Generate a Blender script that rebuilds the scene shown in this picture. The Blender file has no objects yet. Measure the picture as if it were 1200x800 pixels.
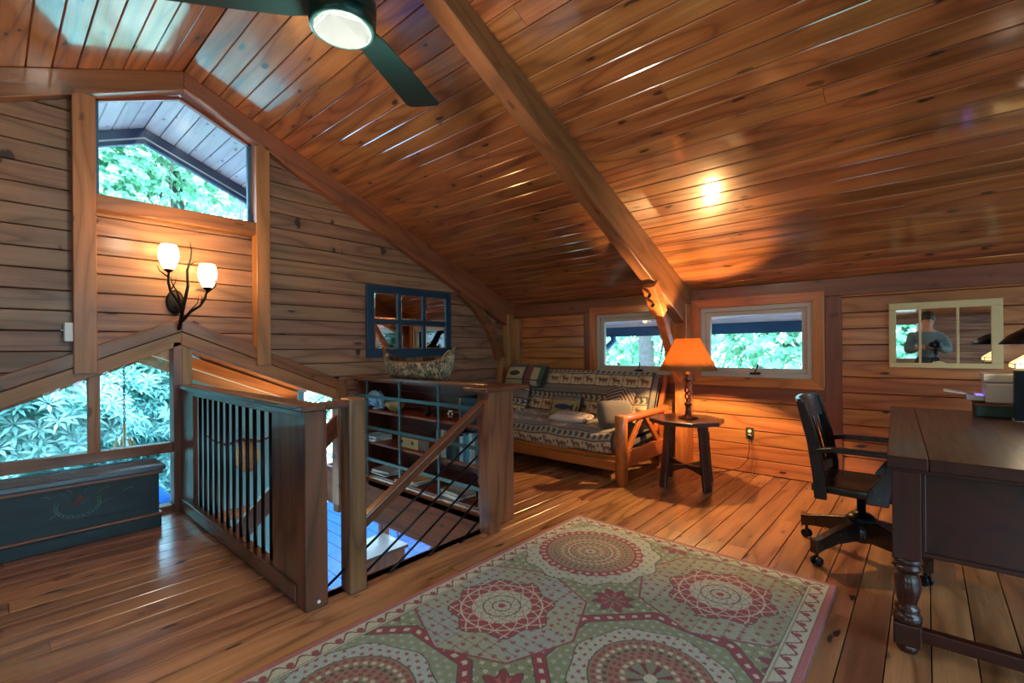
import bpy, bmesh, math, random
import numpy as np
from mathutils import Vector, Matrix
random.seed(7); rng = np.random.default_rng(7)
R = math.radians
SC = bpy.context.scene
COL = SC.collection
# ---------------------------------------------------------------- camera
cam_d = bpy.data.cameras.new('camera'); cam = bpy.data.objects.new('camera', cam_d); COL.objects.link(cam)
YAW, ROLL, FPX = R(41.676), R(0.47), 544.83
V = Vector((math.cos(YAW), math.sin(YAW), 0)); Rt = Vector((math.sin(YAW), -math.cos(YAW), 0)); Z = Vector((0, 0, 1))
rt = Rt * math.cos(ROLL) - Z * math.sin(ROLL); up = Z * math.cos(ROLL) + Rt * math.sin(ROLL)
# image rolled so that the horizon rises to the right
cam.matrix_world = Matrix((( rt.x, up.x, -V.x, 0), (rt.y, up.y, -V.y, 0), (rt.z, up.z, -V.z, 1.25), (0, 0, 0, 1)))
cam_d.sensor_width = 36; cam_d.lens = FPX / 1200 * 36; cam_d.shift_y = (407.98 - 400) / 1200; cam_d.clip_start = .02
SC.camera = cam
# ---------------------------------------------------------------- world, lights, exposure
w = bpy.data.worlds.new('sky'); SC.world = w; w.use_nodes = True
nt = w.node_tree; bg = nt.nodes['Background']
bg.inputs[0].default_value = (.42, .68, 1.0, 1); bg.inputs[1].default_value = 13.0
tc = nt.nodes.new('ShaderNodeTexCoord'); nz = nt.nodes.new('ShaderNodeTexNoise'); nz.inputs['Scale'].default_value = 2.2; nz.inputs['Detail'].default_value = 4
rp = nt.nodes.new('ShaderNodeValToRGB'); rp.color_ramp.elements[0].position = .4; rp.color_ramp.elements[1].position = .65
rp.color_ramp.elements[0].color = (.34, .62, 1.0, 1); rp.color_ramp.elements[1].color = (.62, .84, 1.0, 1)
nt.links.new(tc.outputs['Generated'], nz.inputs['Vector']); nt.links.new(nz.outputs['Fac'], rp.inputs['Fac']); nt.links.new(rp.outputs[0], bg.inputs[0])
vs = SC.view_settings; SC.display_settings.display_device = 'sRGB'
vs.view_transform = 'Standard'; vs.look = 'None'; vs.gamma = 1; vs.exposure = 0.35; vs.use_curve_mapping = False
try:
    SC.cycles.max_bounces = 10; SC.cycles.transparent_max_bounces = 12; SC.cycles.sample_clamp_indirect = 6
except Exception: pass
def lamp(name, kind, loc, power, color, size=.05, label=None, cat='light', rot=None, size_y=None, portal=False):
    l = bpy.data.lights.new(name, kind); l.energy = power; l.color = color
    if kind == 'AREA':
        l.size = size
        if size_y: l.shape = 'RECTANGLE'; l.size_y = size_y
        if portal: l.cycles.is_portal = True
    elif kind == 'POINT': l.shadow_soft_size = size
    o = bpy.data.objects.new(name, l); o.location = loc
    if rot: o.rotation_euler = rot
    COL.objects.link(o); return o
# window openings act as portals for the sky light
lamp('portal_gable_top', 'AREA', (1.02, 4.62, 2.72), 1, (1, 1, 1), 1.0, rot=(R(-90), 0, 0), size_y=.8, portal=True)
lamp('portal_gable_low', 'AREA', (-.5, 4.62, .6), 1, (1, 1, 1), 2.9, rot=(R(-90), 0, 0), size_y=1.1, portal=True)
lamp('portal_knee', 'AREA', (5.05, 1.25, 1.31), 1, (1, 1, 1), .66, rot=(0, R(90), 0), size_y=1.0, portal=True)
lamp('portal_knee_far', 'AREA', (5.05, 2.52, 1.31), 1, (1, 1, 1), .66, rot=(0, R(90), 0), size_y=.95, portal=True)
lamp('portal_back', 'AREA', (1.2, -4.02, 1.35), 1, (1, 1, 1), 4.2, rot=(R(90), 0, 0), size_y=2.0, portal=True)
lamp('portal_left', 'AREA', (-3.0, .68, 1.3), 1, (1, 1, 1), .75, rot=(0, R(-90), 0), size_y=1.2, portal=True)
lamp('portal_left_far', 'AREA', (-3.0, -1.75, 1.3), 1, (1, 1, 1), .75, rot=(0, R(-90), 0), size_y=1.15, portal=True)
# ---------------------------------------------------------------- node helpers
def hexc(h):
    h = h.lstrip('#'); c = [int(h[i:i+2], 16) / 255 for i in (0, 2, 4)]
    return tuple(x / 12.92 if x <= .04045 else ((x + .055) / 1.055) ** 2.4 for x in c) + (1,)
class NT:
    def __init__(s, name):
        s.m = bpy.data.materials.new(name); s.m.use_nodes = True; s.t = s.m.node_tree
        s.b = s.t.nodes['Principled BSDF']; s.out = s.t.nodes['Material Output']
    def n(s, typ, **k):
        x = s.t.nodes.new(typ)
        for a, b in k.items(): setattr(x, a, b)
        return x
    def l(s, a, b): s.t.links.new(a, b)
    def math(s, op, a, b=None):
        x = s.n('ShaderNodeMath', operation=op)
        for i, v in enumerate((a, b)):
            if v is None: continue
            if isinstance(v, (int, float)): x.inputs[i].default_value = v
            else: s.l(v, x.inputs[i])
        return x.outputs[0]
    def mix(s, f, a, b, mode='MIX'):
        x = s.n('ShaderNodeMix', data_type='RGBA', blend_type=mode)
        for i, v in ((0, f), (6, a), (7, b)):
            if isinstance(v, (int, float)): x.inputs[i].default_value = v
            elif isinstance(v, tuple): x.inputs[i].default_value = v
            else: s.l(v, x.inputs[i])
        return x.outputs[2]
    def ramp(s, f, p0, p1, c0=(0, 0, 0, 1), c1=(1, 1, 1, 1)):
        x = s.n('ShaderNodeValToRGB'); e = x.color_ramp.elements
        e[0].position = p0; e[1].position = p1; e[0].color = c0; e[1].color = c1
        s.l(f, x.inputs[0]); return x.outputs[0]
    def noise(s, vec, scale, detail=3, dist=0, sv=None):
        if sv:
            mp = s.n('ShaderNodeMapping'); mp.inputs['Scale'].default_value = sv; s.l(vec, mp.inputs[0]); vec = mp.outputs[0]
        x = s.n('ShaderNodeTexNoise'); x.inputs['Scale'].default_value = scale; x.inputs['Detail'].default_value = detail
        x.inputs['Distortion'].default_value = dist; s.l(vec, x.inputs['Vector']); return x.outputs['Fac']
    def set(s, **k):
        for a, v in k.items():
            i = s.b.inputs[a.replace('_', ' ')]
            if isinstance(v, (int, float, tuple)): i.default_value = v
            else: s.l(v, i)
        return s.m
def wood(name, c1, c2, ck, rough=.35, coat=.0, knots=1.0, var=.3, stain=.35, grain=1.0, bump=.15, coat_rough=.12, hue=.02, ior=1.5):
    a = NT(name); tc = a.n('ShaderNodeTexCoord'); oi = a.n('ShaderNodeObjectInfo')
    off = a.n('ShaderNodeVectorMath', operation='ADD'); mul = a.n('ShaderNodeMath', operation='MULTIPLY'); mul.inputs[1].default_value = 53.0
    a.l(oi.outputs['Random'], mul.inputs[0]); a.l(tc.outputs['Object'], off.inputs[0]); a.l(mul.outputs[0], off.inputs[1]); v = off.outputs[0]
    fine = a.noise(v, 1, 4, .2, (2.0, 60 * grain, 60 * grain))
    ringn = a.noise(v, 1, 1.5, .1, (.55, 4.2 * grain, 4.2 * grain))
    rings = a.math('PINGPONG', a.math('MULTIPLY', ringn, 13.0), 1.0)
    rings = a.math('ADD', a.math('MULTIPLY', a.ramp(rings, .2, .95), .6), a.math('MULTIPLY', a.ramp(rings, .78, .98), .4))
    st = a.ramp(a.noise(v, 1, 2, .3, (.7, 7, 7)), .5, .68)
    mp = a.n('ShaderNodeMapping'); mp.inputs['Scale'].default_value = (3.8, 10.0, 2.6); a.l(v, mp.inputs[0])
    wob = a.n('ShaderNodeTexNoise'); wob.inputs['Scale'].default_value = 3
    a.l(mp.outputs[0], wob.inputs['Vector'])
    vadd = a.n('ShaderNodeVectorMath', operation='ADD'); vsc = a.n('ShaderNodeVectorMath', operation='SCALE'); vsc.inputs['Scale'].default_value = .35
    a.l(wob.outputs['Color'], vsc.inputs[0]); a.l(mp.outputs[0], vadd.inputs[0]); a.l(vsc.outputs[0], vadd.inputs[1])
    vo = a.n('ShaderNodeTexVoronoi'); vo.inputs['Scale'].default_value = 1.0; a.l(vadd.outputs[0], vo.inputs['Vector'])
    sp = a.n('ShaderNodeSeparateColor'); a.l(vo.outputs['Color'], sp.inputs[0]); keep = a.math('GREATER_THAN', sp.outputs[0], .42)
    kn = a.math('MULTIPLY', a.ramp(vo.outputs['Distance'], .12, .16, (1, 1, 1, 1), (0, 0, 0, 1)), keep)
    kn2 = a.math('MULTIPLY', a.ramp(vo.outputs['Distance'], .1, .36, (1, 1, 1, 1), (0, 0, 0, 1)), keep)
    base = a.mix(a.math('MULTIPLY', rings, .8), c1, c2)
    base = a.mix(a.math('MULTIPLY', a.ramp(fine, .35, .7), .4), base, c2)
    base = a.mix(a.math('MULTIPLY', st, stain), base, tuple(x * .45 for x in c2[:3]) + (1,))
    base = a.mix(a.math('MULTIPLY', kn2, .35 * knots), base, c2)
    base = a.mix(a.math('MULTIPLY', kn, .95 * min(1, knots * 1.2)), base, ck)
    hs = a.n('ShaderNodeHueSaturation'); a.l(base, hs.inputs['Color'])
    rnd = oi.outputs['Random']
    a.l(a.math('ADD', a.math('MULTIPLY', rnd, var), 1 - var * .5), hs.inputs['Value'])
    r2 = a.math('FRACT', a.math('MULTIPLY', rnd, 7.77)); a.l(a.math('ADD', a.math('MULTIPLY', r2, hue), .5 - hue * .5), hs.inputs['Hue'])
    rr = a.math('ADD', a.math('MULTIPLY', fine, .18), rough - .09)
    bp = a.n('ShaderNodeBump'); bp.inputs['Strength'].default_value = bump; bp.inputs['Distance'].default_value = .004
    a.l(a.math('ADD', rings, fine), bp.inputs['Height'])
    a.set(Base_Color=hs.outputs[0], Roughness=rr, Coat_Weight=coat, Coat_Roughness=coat_rough, Coat_IOR=ior); a.l(bp.outputs[0], a.b.inputs['Normal'])
    return a.m
def plain(name, c, rough=.5, metal=0, var=.12, scale=20, coat=0, **k):
    a = NT(name); tc = a.n('ShaderNodeTexCoord'); f = a.noise(tc.outputs['Object'], scale, 4)
    c = hexc(c) if isinstance(c, str) else c
    col = a.mix(f, tuple(x * (1 - var) for x in c[:3]) + (1,), tuple(min(1, x * (1 + var)) for x in c[:3]) + (1,))
    a.set(Base_Color=col, Roughness=rough, Metallic=metal, Coat_Weight=coat, **k); return a.m
def attr_mat(name, rough=.95, bump=.4, scale=260):
    a = NT(name); at = a.n('ShaderNodeAttribute', attribute_name='print'); tc = a.n('ShaderNodeTexCoord')
    f = a.noise(tc.outputs['Object'], scale, 2); col = a.mix(f, (.62, .62, .62, 1), (1.25, 1.25, 1.25, 1)); col = a.mix(1.0, at.outputs['Color'], col, 'MULTIPLY')
    bp = a.n('ShaderNodeBump'); bp.inputs['Strength'].default_value = bump; bp.inputs['Distance'].default_value = .003; a.l(f, bp.inputs['Height'])
    a.set(Base_Color=col, Roughness=rough, Sheen_Weight=.2); a.l(bp.outputs[0], a.b.inputs['Normal']); return a.m
def glass_mat(name, tint=(.93, .98, 1, 1), gloss=.07):
    a = NT(name); tr = a.n('ShaderNodeBsdfTransparent'); tr.inputs[0].default_value = tint; gl = a.n('ShaderNodeBsdfGlossy'); gl.inputs['Roughness'].default_value = .02
    fr = a.n('ShaderNodeFresnel'); fr.inputs[0].default_value = 1.45; mx = a.n('ShaderNodeMixShader')
    a.l(fr.outputs[0], mx.inputs[0]); a.l(tr.outputs[0], mx.inputs[1]); a.l(gl.outputs[0], mx.inputs[2]); a.l(mx.outputs[0], a.out.inputs[0]); return a.m
def emis(name, c, s, rough=.4):
    a = NT(name); a.set(Base_Color=(.8, .8, .8, 1), Emission_Color=c, Emission_Strength=s, Roughness=rough); return a.m
def leaf_mat(name, c1, c2, trans=.35):
    a = NT(name); gm = a.n('ShaderNodeNewGeometry'); tc = a.n('ShaderNodeTexCoord')
    f = a.math('ADD', a.math('MULTIPLY', gm.outputs['Random Per Island'], .7), a.math('MULTIPLY', a.noise(tc.outputs['Object'], 1.3, 2), .4))
    col = a.mix(f, c1, c2); d = a.n('ShaderNodeBsdfDiffuse'); t = a.n('ShaderNodeBsdfTranslucent'); g = a.n('ShaderNodeBsdfGlossy'); g.inputs['Roughness'].default_value = .4
    m1 = a.n('ShaderNodeMixShader'); m1.inputs[0].default_value = trans; m2 = a.n('ShaderNodeMixShader'); m2.inputs[0].default_value = .08
    a.l(col, d.inputs[0]); a.l(col, t.inputs[0]); a.l(d.outputs[0], m1.inputs[1]); a.l(t.outputs[0], m1.inputs[2]); a.l(m1.outputs[0], m2.inputs[1]); a.l(g.outputs[0], m2.inputs[2]); a.l(m2.outputs[0], a.out.inputs[0]); return a.m
M = {}
M['ceil'] = wood('ceiling_pine', hexc('#b07242'), hexc('#6c3a1c'), hexc('#1f0e07'), .36, 1.0, 1.2, .3, .6, .9, coat_rough=.11, ior=2.0)
M['wall'] = wood('wall_pine', hexc('#967059'), hexc('#634536'), hexc('#2a1812'), .5, .1, 1.0, .3, .3)
M['kwall'] = wood('knee_wall_pine', hexc('#b87843'), hexc('#82482a'), hexc('#2f150a'), .4, .25, 1.0, .3, .4)
M['floor'] = wood('floor_pine', hexc('#b5825a'), hexc('#70452a'), hexc('#2a130a'), .3, .55, 1.0, .42, .5, .8, coat_rough=.14)
M['beam'] = wood('beam_pine', hexc('#8a5636'), hexc('#5f3820'), hexc('#2c140b'), .42, .25, .5, .16, .2)
M['post'] = wood('post_pine', hexc('#a8764c'), hexc('#7f5532'), hexc('#3a2114'), .48, .1, .5, .14, .15)
M['casing'] = wood('casing_pine', hexc('#b9703c'), hexc('#8c4d27'), hexc('#34190d'), .38, .3, .6, .16, .2)
M['frieze'] = wood('frieze_cedar', hexc('#7d4330'), hexc('#5f3023'), hexc('#2e1510'), .42, .2, .5, .12, .15)
M['newel'] = wood('newel_fir', hexc('#7a4b30'), hexc('#45281a'), hexc('#24120c'), .4, .35, .1, .14, .15, .7)
M['newel2'] = wood('newel_pine', hexc('#8f6342'), hexc('#56361f'), hexc('#24120c'), .42, .3, .3, .14, .15, .8)
M['rail'] = wood('rail_oak', hexc('#6b3f29'), hexc('#472718'), hexc('#24120c'), .3, .5, .1, .1, .1)
M['shelf'] = wood('shelf_pine', hexc('#7c4326'), hexc('#552a17'), hexc('#2a120a'), .4, .2, .5, .15, .2)
M['futon'] = wood('futon_oak', hexc('#b2612f'), hexc('#8f4a22'), hexc('#4a2010'), .32, .4, .1, .08, .1)
M['espresso'] = wood('espresso_wood', hexc('#4a2b22'), hexc('#2b1712'), hexc('#180c09'), .34, .4, .0, .1, .1)
M['desk'] = wood('cherry_desk', hexc('#3e1a10'), hexc('#26100a'), hexc('#1d0d09'), .32, .35, .0, .06, .1, coat_rough=.16, bump=.04)
M['chair'] = wood('chair_espresso', hexc('#20110c'), hexc('#120906'), hexc('#0d0605'), .3, .3, .0, .06, .05, bump=.02)
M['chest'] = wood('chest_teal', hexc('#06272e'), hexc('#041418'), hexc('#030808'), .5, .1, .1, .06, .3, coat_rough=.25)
M['chestlid'] = wood('chest_lid', hexc('#4d6676'), hexc('#3b3f48'), hexc('#1c1a1c'), .28, .6, .1, .06, .2)  # bright blue reflection on the lid is put into its colour
M['soffit'] = wood('soffit_pine', hexc('#f2dfea'), hexc('#dcc6da'), hexc('#4a3540'), .6, 0, .5, .16, .15)
M['back'] = plain('groove_dark', '#1c0f08', .9)
M['oldwood'] = wood('rough_beam', hexc('#7a4a2c'), hexc('#4f2d1a'), hexc('#24120a'), .7, 0, .6, .12, .5)
M['iron'] = plain('black_iron', '#10151c', .35, .6)
M['teal'] = plain('grey_green_steel', '#46636a', .35, .55)
M['bronze'] = plain('dark_bronze', '#1d1815', .45, .7)
M['vinyl'] = plain('grey_vinyl', '#a9a294', .4, 0, .05)
M['blue'] = plain('blue_fascia', '#2b5f8e', .5, 0, .1)
M['barge'] = plain('barge_board', '#38486e', .6, 0, .25, 30)
M['white'] = plain('white_paint', '#dfe2e0', .5, 0, .04)
M['drywall'] = plain('pale_drywall', '#78b4c0', .8, 0, .03, 3)
M['navy'] = plain('navy_frame', '#0e3550', .4, 0, .2, 15)
M['cream'] = plain('cream_frame', '#bfae7e', .5, 0, .12, 14)
M['glass'] = glass_mat('window_glass')
a = NT('mirror_glass'); a.set(Base_Color=(.9, .93, .95, 1), Metallic=1.0, Roughness=.015); M['mirror'] = a.m
M['fan'] = plain('fan_bronze_teal', '#1b3e3c', .3, .5)
M['blade'] = plain('fan_blade', '#0b2425', .38, .1, .2, 8)
M['fanlight'] = emis('fan_diffuser', (1, .93, .82, 1), 2.2)
M['shadeglow'] = emis('sconce_glass', (1, .74, .36, 1), 5.5)
a = NT('parchment'); tcn = a.n('ShaderNodeTexCoord'); f = a.noise(tcn.outputs['Object'], 120, 3)
col = a.mix(f, hexc('#8d6238'), hexc('#b88c5a')); d = a.n('ShaderNodeBsdfDiffuse'); t = a.n('ShaderNodeBsdfTranslucent'); mx = a.n('ShaderNodeMixShader'); mx.inputs[0].default_value = .55
a.l(col, d.inputs[0]); a.l(col, t.inputs[0]); a.l(d.outputs[0], mx.inputs[1]); a.l(t.outputs[0], mx.inputs[2]); a.l(mx.outputs[0], a.out.inputs[0]); M['shade'] = a.m
M['bulb'] = emis('bulb', (1, .72, .4, 1), 12)
M['hide'] = plain('mottled_hide', '#9a7448', .8, 0, .6, 22)
M['bark'] = plain('bark', '#5d5650', .9, 0, .5, 14)
M['leafA'] = leaf_mat('rhododendron_leaf', hexc('#2a857c'), hexc('#b5eedd'))
M['leafB'] = leaf_mat('tree_leaf', hexc('#238a66'), hexc('#b2e6bc'), .5)
M['ground'] = plain('forest_ground', '#c4bda4', .95, 0, .5, 2)
M['deck'] = plain('deck_grey', '#1a447a', 1.0, 0, .2, 3, Specular_IOR_Level=.03)
# ---------------------------------------------------------------- object helpers
W = {}
def link(o, parent=None, mw=None):
    mw = mw if mw is not None else Matrix.Identity(4)
    COL.objects.link(o); o.matrix_basis = mw; W[o.name] = mw.copy()
    if parent: o.parent = parent; o.matrix_parent_inverse = W[parent.name].inverted()
    return o
def tag(o, label=None, cat=None, group=None, kind=None):
    if label: o['label'] = label
    if cat: o['category'] = cat
    if group: o['group'] = group
    if kind: o['kind'] = kind
    return o
def empty(name, loc, label=None, cat=None, group=None, kind=None, rz=0):
    o = bpy.data.objects.new(name, None); o.empty_display_size = .05
    link(o, None, Matrix.Translation(loc) @ Matrix.Rotation(rz, 4, 'Z')); return tag(o, label, cat, group, kind)
def mesh(name, verts, faces, mat, parent=None, mw=None, smooth=False, bevel=0, seg=1, solid=0, sub=0, auto=True):
    me = bpy.data.meshes.new(name); me.from_pydata([tuple(v) for v in verts], [], faces); me.update()
    bm = bmesh.new(); bm.from_mesh(me); bmesh.ops.recalc_face_normals(bm, faces=bm.faces); bm.to_mesh(me); bm.free()
    me.materials.append(mat if not isinstance(mat, str) else M[mat])
    if smooth: me.polygons.foreach_set('use_smooth', [True] * len(me.polygons))
    o = bpy.data.objects.new(name, me); link(o, parent, mw)
    if solid: s = o.modifiers.new('solid', 'SOLIDIFY'); s.thickness = solid; s.offset = 0
    if bevel: b = o.modifiers.new('bevel', 'BEVEL'); b.width = bevel; b.segments = seg; b.limit_method = 'ANGLE'; b.angle_limit = R(35)
    if sub: s = o.modifiers.new('sub', 'SUBSURF'); s.levels = sub; s.render_levels = sub
    return o
def frame(xdir, ydir, org):
    x = Vector(xdir).normalized(); y = Vector(ydir); y = (y - x * y.dot(x)).normalized(); z = x.cross(y)
    return Matrix(((x.x, y.x, z.x, org[0]), (x.y, y.y, z.y, org[1]), (x.z, y.z, z.z, org[2]), (0, 0, 0, 1)))
def prism(name, pts, ext, mat, parent=None, xdir=None, bevel=.003, seg=1):
    """polygon pts (world) extruded by ext; local x runs along xdir so that the grain follows it"""
    pts = [Vector(p) for p in pts]; ext = Vector(ext)
    xd = Vector(xdir) if xdir is not None else (pts[1] - pts[0])
    yd = ext if abs(ext.normalized().dot(xd.normalized())) < .95 else (pts[1] - pts[0] if abs((pts[1]-pts[0]).normalized().dot(xd.normalized())) < .95 else pts[2] - pts[1])
    mw = frame(xd, yd, pts[0]); inv = mw.inverted(); n = len(pts)
    vs_ = [inv @ p for p in pts] + [inv @ (p + ext) for p in pts]
    fs = [tuple(range(n)), tuple(range(2 * n - 1, n - 1, -1))] + [(i, (i + 1) % n, n + (i + 1) % n, n + i) for i in range(n)]
    return mesh(name, vs_, fs, mat, parent, mw, bevel=bevel, seg=seg)
def box(name, x0, x1, y0, y1, z0, z1, mat, parent=None, grain='x', bevel=.003, seg=1):
    g = {'x': (1, 0, 0), 'y': (0, 1, 0), 'z': (0, 0, 1)}[grain]
    return prism(name, [(x0, y0, z0), (x1, y0, z0), (x1, y1, z0), (x0, y1, z0)], (0, 0, z1 - z0), mat, parent, g, bevel, seg)
def beam(name, p0, p1, wd, ht, mat, parent=None, side=(0, 1, 0), bevel=.004, seg=1):
    """bar from p0 to p1 (axis centre); wd measured along side"""
    p0, p1 = Vector(p0), Vector(p1); x = (p1 - p0).normalized(); s = Vector(side); s = (s - x * s.dot(x)).normalized(); u = x.cross(s)
    L = (p1 - p0).length; mw = frame(x, s, p0)
    v = [(a, b * wd / 2, c * ht / 2) for a in (0, L) for b, c in ((-1, -1), (1, -1), (1, 1), (-1, 1))]
    f = [(0, 1, 2, 3), (7, 6, 5, 4)] + [(i, (i + 1) % 4, 4 + (i + 1) % 4, 4 + i) for i in range(4)]
    return mesh(name, v, f, mat, parent, mw, bevel=bevel, seg=seg)
class MB:
    def __init__(s): s.v = []; s.f = []
    def add(s, v, f):
        k = len(s.v); s.v += [tuple(p) for p in v]; s.f += [tuple(i + k for i in q) for q in f]; return s
    def box(s, x0, x1, y0, y1, z0, z1):
        v = [(x, y, z) for z in (z0, z1) for x, y in ((x0, y0), (x1, y0), (x1, y1), (x0, y1))]
        return s.add(v, [(3, 2, 1, 0), (4, 5, 6, 7)] + [(i, (i + 1) % 4, 4 + (i + 1) % 4, 4 + i) for i in range(4)])
    def tube(s, pts, r, n=8, cap=True):
        pts = [Vector(p) for p in pts]; rs = r if isinstance(r, (list, tuple)) else [r] * len(pts); v = []; prev = None
        for i, p in enumerate(pts):
            d = (pts[min(i + 1, len(pts) - 1)] - pts[max(i - 1, 0)]).normalized()
            a = prev if prev is not None else (Vector((0, 0, 1)) if abs(d.z) < .9 else Vector((1, 0, 0)))
            a = (a - d * a.dot(d)); a = a.normalized() if a.length > 1e-6 else d.orthogonal().normalized(); prev = a; b = d.cross(a)
            v += [p + (a * math.cos(t) + b * math.sin(t)) * rs[i] for t in [2 * math.pi * k / n for k in range(n)]]
        f = [(i * n + k, i * n + (k + 1) % n, (i + 1) * n + (k + 1) % n, (i + 1) * n + k) for i in range(len(pts) - 1) for k in range(n)]
        if cap: f += [tuple(range(n))[::-1], tuple(range((len(pts) - 1) * n, len(pts) * n))]
        return s.add(v, f)
    def lathe(s, prof, c=(0, 0, 0), n=24, sx=1, sy=1):
        v = [(c[0] + r * sx * math.cos(2 * math.pi * k / n), c[1] + r * sy * math.sin(2 * math.pi * k / n), c[2] + z) for r, z in prof for k in range(n)]
        f = [(i * n + k, i * n + (k + 1) % n, (i + 1) * n + (k + 1) % n, (i + 1) * n + k) for i in range(len(prof) - 1) for k in range(n)]
        if prof[0][0] > 1e-5: f.append(tuple(range(n))[::-1])
        if prof[-1][0] > 1e-5: f.append(tuple(range((len(prof) - 1) * n, len(prof) * n)))
        return s.add(v, f)
    def ball(s, c, r, n=12, m=8, sc=(1, 1, 1)):
        v = []; 
        for i in range(m + 1):
            t = math.pi * i / m; rr = max(math.sin(t), 1e-3) * r; z = -math.cos(t) * r
            v += [(c[0] + rr * math.cos(2 * math.pi * k / n) * sc[0], c[1] + rr * math.sin(2 * math.pi * k / n) * sc[1], c[2] + z * sc[2]) for k in range(n)]
        f = [(i * n + k, i * n + (k + 1) % n, (i + 1) * n + (k + 1) % n, (i + 1) * n + k) for i in range(m) for k in range(n)]
        return s.add(v, f)
    def build(s, name, mat, parent=None, smooth=False, mw=None, **k):
        return mesh(name, s.v, s.f, mat, parent, mw, smooth=smooth, **k)
def clip(poly, n, d):
    """keep points with n.p <= d (2-D)"""
    out = []
    for i, p in enumerate(poly):
        q = poly[(i + 1) % len(poly)]; a = n[0] * p[0] + n[1] * p[1] - d; b = n[0] * q[0] + n[1] * q[1] - d
        if a <= 0: out.append(p)
        if a * b < 0: t = a / (a - b); out.append((p[0] + t * (q[0] - p[0]), p[1] + t * (q[1] - p[1])))
    return out
XR, SL = 1.03, .409                       # ridge x, roof slope
XK, YG, YW = 4.987, 4.363, 4.45            # knee wall, gable beam face, gable boards
ZR = 1.84 + SL * (XK - XR)
XL = XR - (XK - XR)
YB = -4.0
def roof(x): return ZR - SL * abs(x - XR)
MESHC = {}
def board(name, L, wd, th, mat, parent, mw, ch=.004):
    """plank with chamfered long edges; equal sizes share one mesh"""
    key = (round(L, 3), round(wd, 4), round(th, 4), mat, ch)
    if key not in MESHC:
        me = bpy.data.meshes.new(name); sec = [(ch, 0), (wd - ch, 0), (wd, ch), (wd, th - ch), (wd - ch, th), (ch, th), (0, th - ch), (0, ch)]
        n = len(sec); v = [(0, y, z) for y, z in sec] + [(L, y, z) for y, z in sec]
        f = [tuple(range(n))[::-1], tuple(range(n, 2 * n))] + [(i, (i + 1) % n, n + (i + 1) % n, n + i) for i in range(n)]
        me.from_pydata(v, [], f); me.update(); me.materials.append(M[mat]); MESHC[key] = me
    o = bpy.data.objects.new(name, MESHC[key]); return link(o, parent, mw)
# ---------------------------------------------------------------- ceiling
nB = 32; sl_len = math.hypot(XK - XR, SL * (XK - XR)); bw = sl_len / nB
ceil = empty('ceiling', (XR, 0, ZR), 'varnished knotty pine board ceiling sloping down on both sides of the ridge', kind='structure')
ang = math.atan(SL)
for sgn in (1, -1):
    sd = Vector((sgn * math.cos(ang), 0, -math.sin(ang)))
    for i in range(nB):
        o = Vector((XR, 0, ZR)) + sd * (i * bw + .002)
        cuts = [YB, YW + .06]
        if i % 3 == 1: cuts.insert(1, round(random.uniform(-1.2, 3.2), 2))
        for c0, c1 in zip(cuts[:-1], cuts[1:]):
            p = Vector((o.x, c0 + .001, o.z)); mw = frame((0, 1, 0), sd, p)
            if sgn > 0: mw = mw  # local z = x cross y
            zz = mw.col[2].xyz
            if zz.z < 0: mw = mw @ Matrix.Translation((0, 0, -.02))
            board('board', c1 - c0 - .002, bw - .004, .02, 'ceil', ceil, mw, .0045)
    q = [Vector((XR, YB, ZR)), Vector((XR, YW + .1, ZR)), Vector((XR, YW + .1, ZR)) + sd * (sl_len + .15), Vector((XR, YB, ZR)) + sd * (sl_len + .15)]
    up_ = Vector((0, 0, .024)); prism('roof_deck', [p + up_ for p in q], (0, 0, .1), 'back', ceil, (0, 1, 0), 0)
# overhang outside the gable (soffit boards, barge rafter) and along the knee wall
ov = empty('roof_overhang', (XR, 5.0, ZR), 'roof overhang outside with pale soffit boards and blue-grey barge board', kind='structure')
for sgn in (1, -1):
    sd = Vector((sgn * math.cos(ang), 0, -math.sin(ang)))
    for i in range(20):
        p = Vector((XR, YW + .1, ZR)) + sd * (i * bw + .002); mw = frame((0, 1, 0), sd, p)
        if mw.col[2].z < 0: mw = mw @ Matrix.Translation((0, 0, -.02))
        board('board', 1.32, bw - .006, .02, 'soffit', ov, mw, .006)
    a0 = Vector((XR, 5.76, ZR + .02)); a1 = a0 + sd * 4.6
    prism('barge_rafter', [a0, a1, a1 - Z * .17, a0 - Z * .17], (0, .06, 0), 'barge', ov, sd, .004)
    prism('drip_trim', [a0 + Vector((0, -.012, -.115)), a1 + Vector((0, -.012, -.115)), a1 + Vector((0, -.012, -.128)), a0 + Vector((0, -.012, -.128))], (0, .012, 0), 'white', ov, sd, 0)
    q = [Vector((XR, YW + .1, ZR)), Vector((XR, 5.85, ZR)), Vector((XR, 5.85, ZR)) + sd * 4.6, Vector((XR, YW + .1, ZR)) + sd * 4.6]
    prism('roof_deck', [p + Vector((0, 0, .03)) for p in q], (0, 0, .06), 'back', ov, (0, 1, 0), 0)
ev = empty('eave_overhang', (5.3, 1.5, 1.6), 'eave outside the low windows with pale soffit and blue fascia', kind='structure')
for k in range(5):
    x0 = XK + .15 + k * .125; z0 = 1.70 - (x0 - 5.14) * .38; mw = frame((0, 1, 0), (1, 0, -.38), (x0, YB, z0))
    if mw.col[2].z < 0: mw = mw @ Matrix.Translation((0, 0, -.02))
    board('board', 9.5, .13, .02, 'soffit', ev, mw, .006)
box('fascia', 5.62, 5.66, YB, 5.5, 1.395, 1.515, 'blue', ev, 'y')
box('gutter', 5.66, 5.76, YB, 5.5, 1.42, 1.54, 'blue', ev, 'y', .02, 2)
prism('roof_deck', [(XK - .1, YB, 1.9), (5.85, YB, 1.62), (5.85, 5.5, 1.62), (XK - .1, 5.5, 1.9)], (0, 0, .08), 'back', ev, (0, 1, 0), 0)
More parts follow.
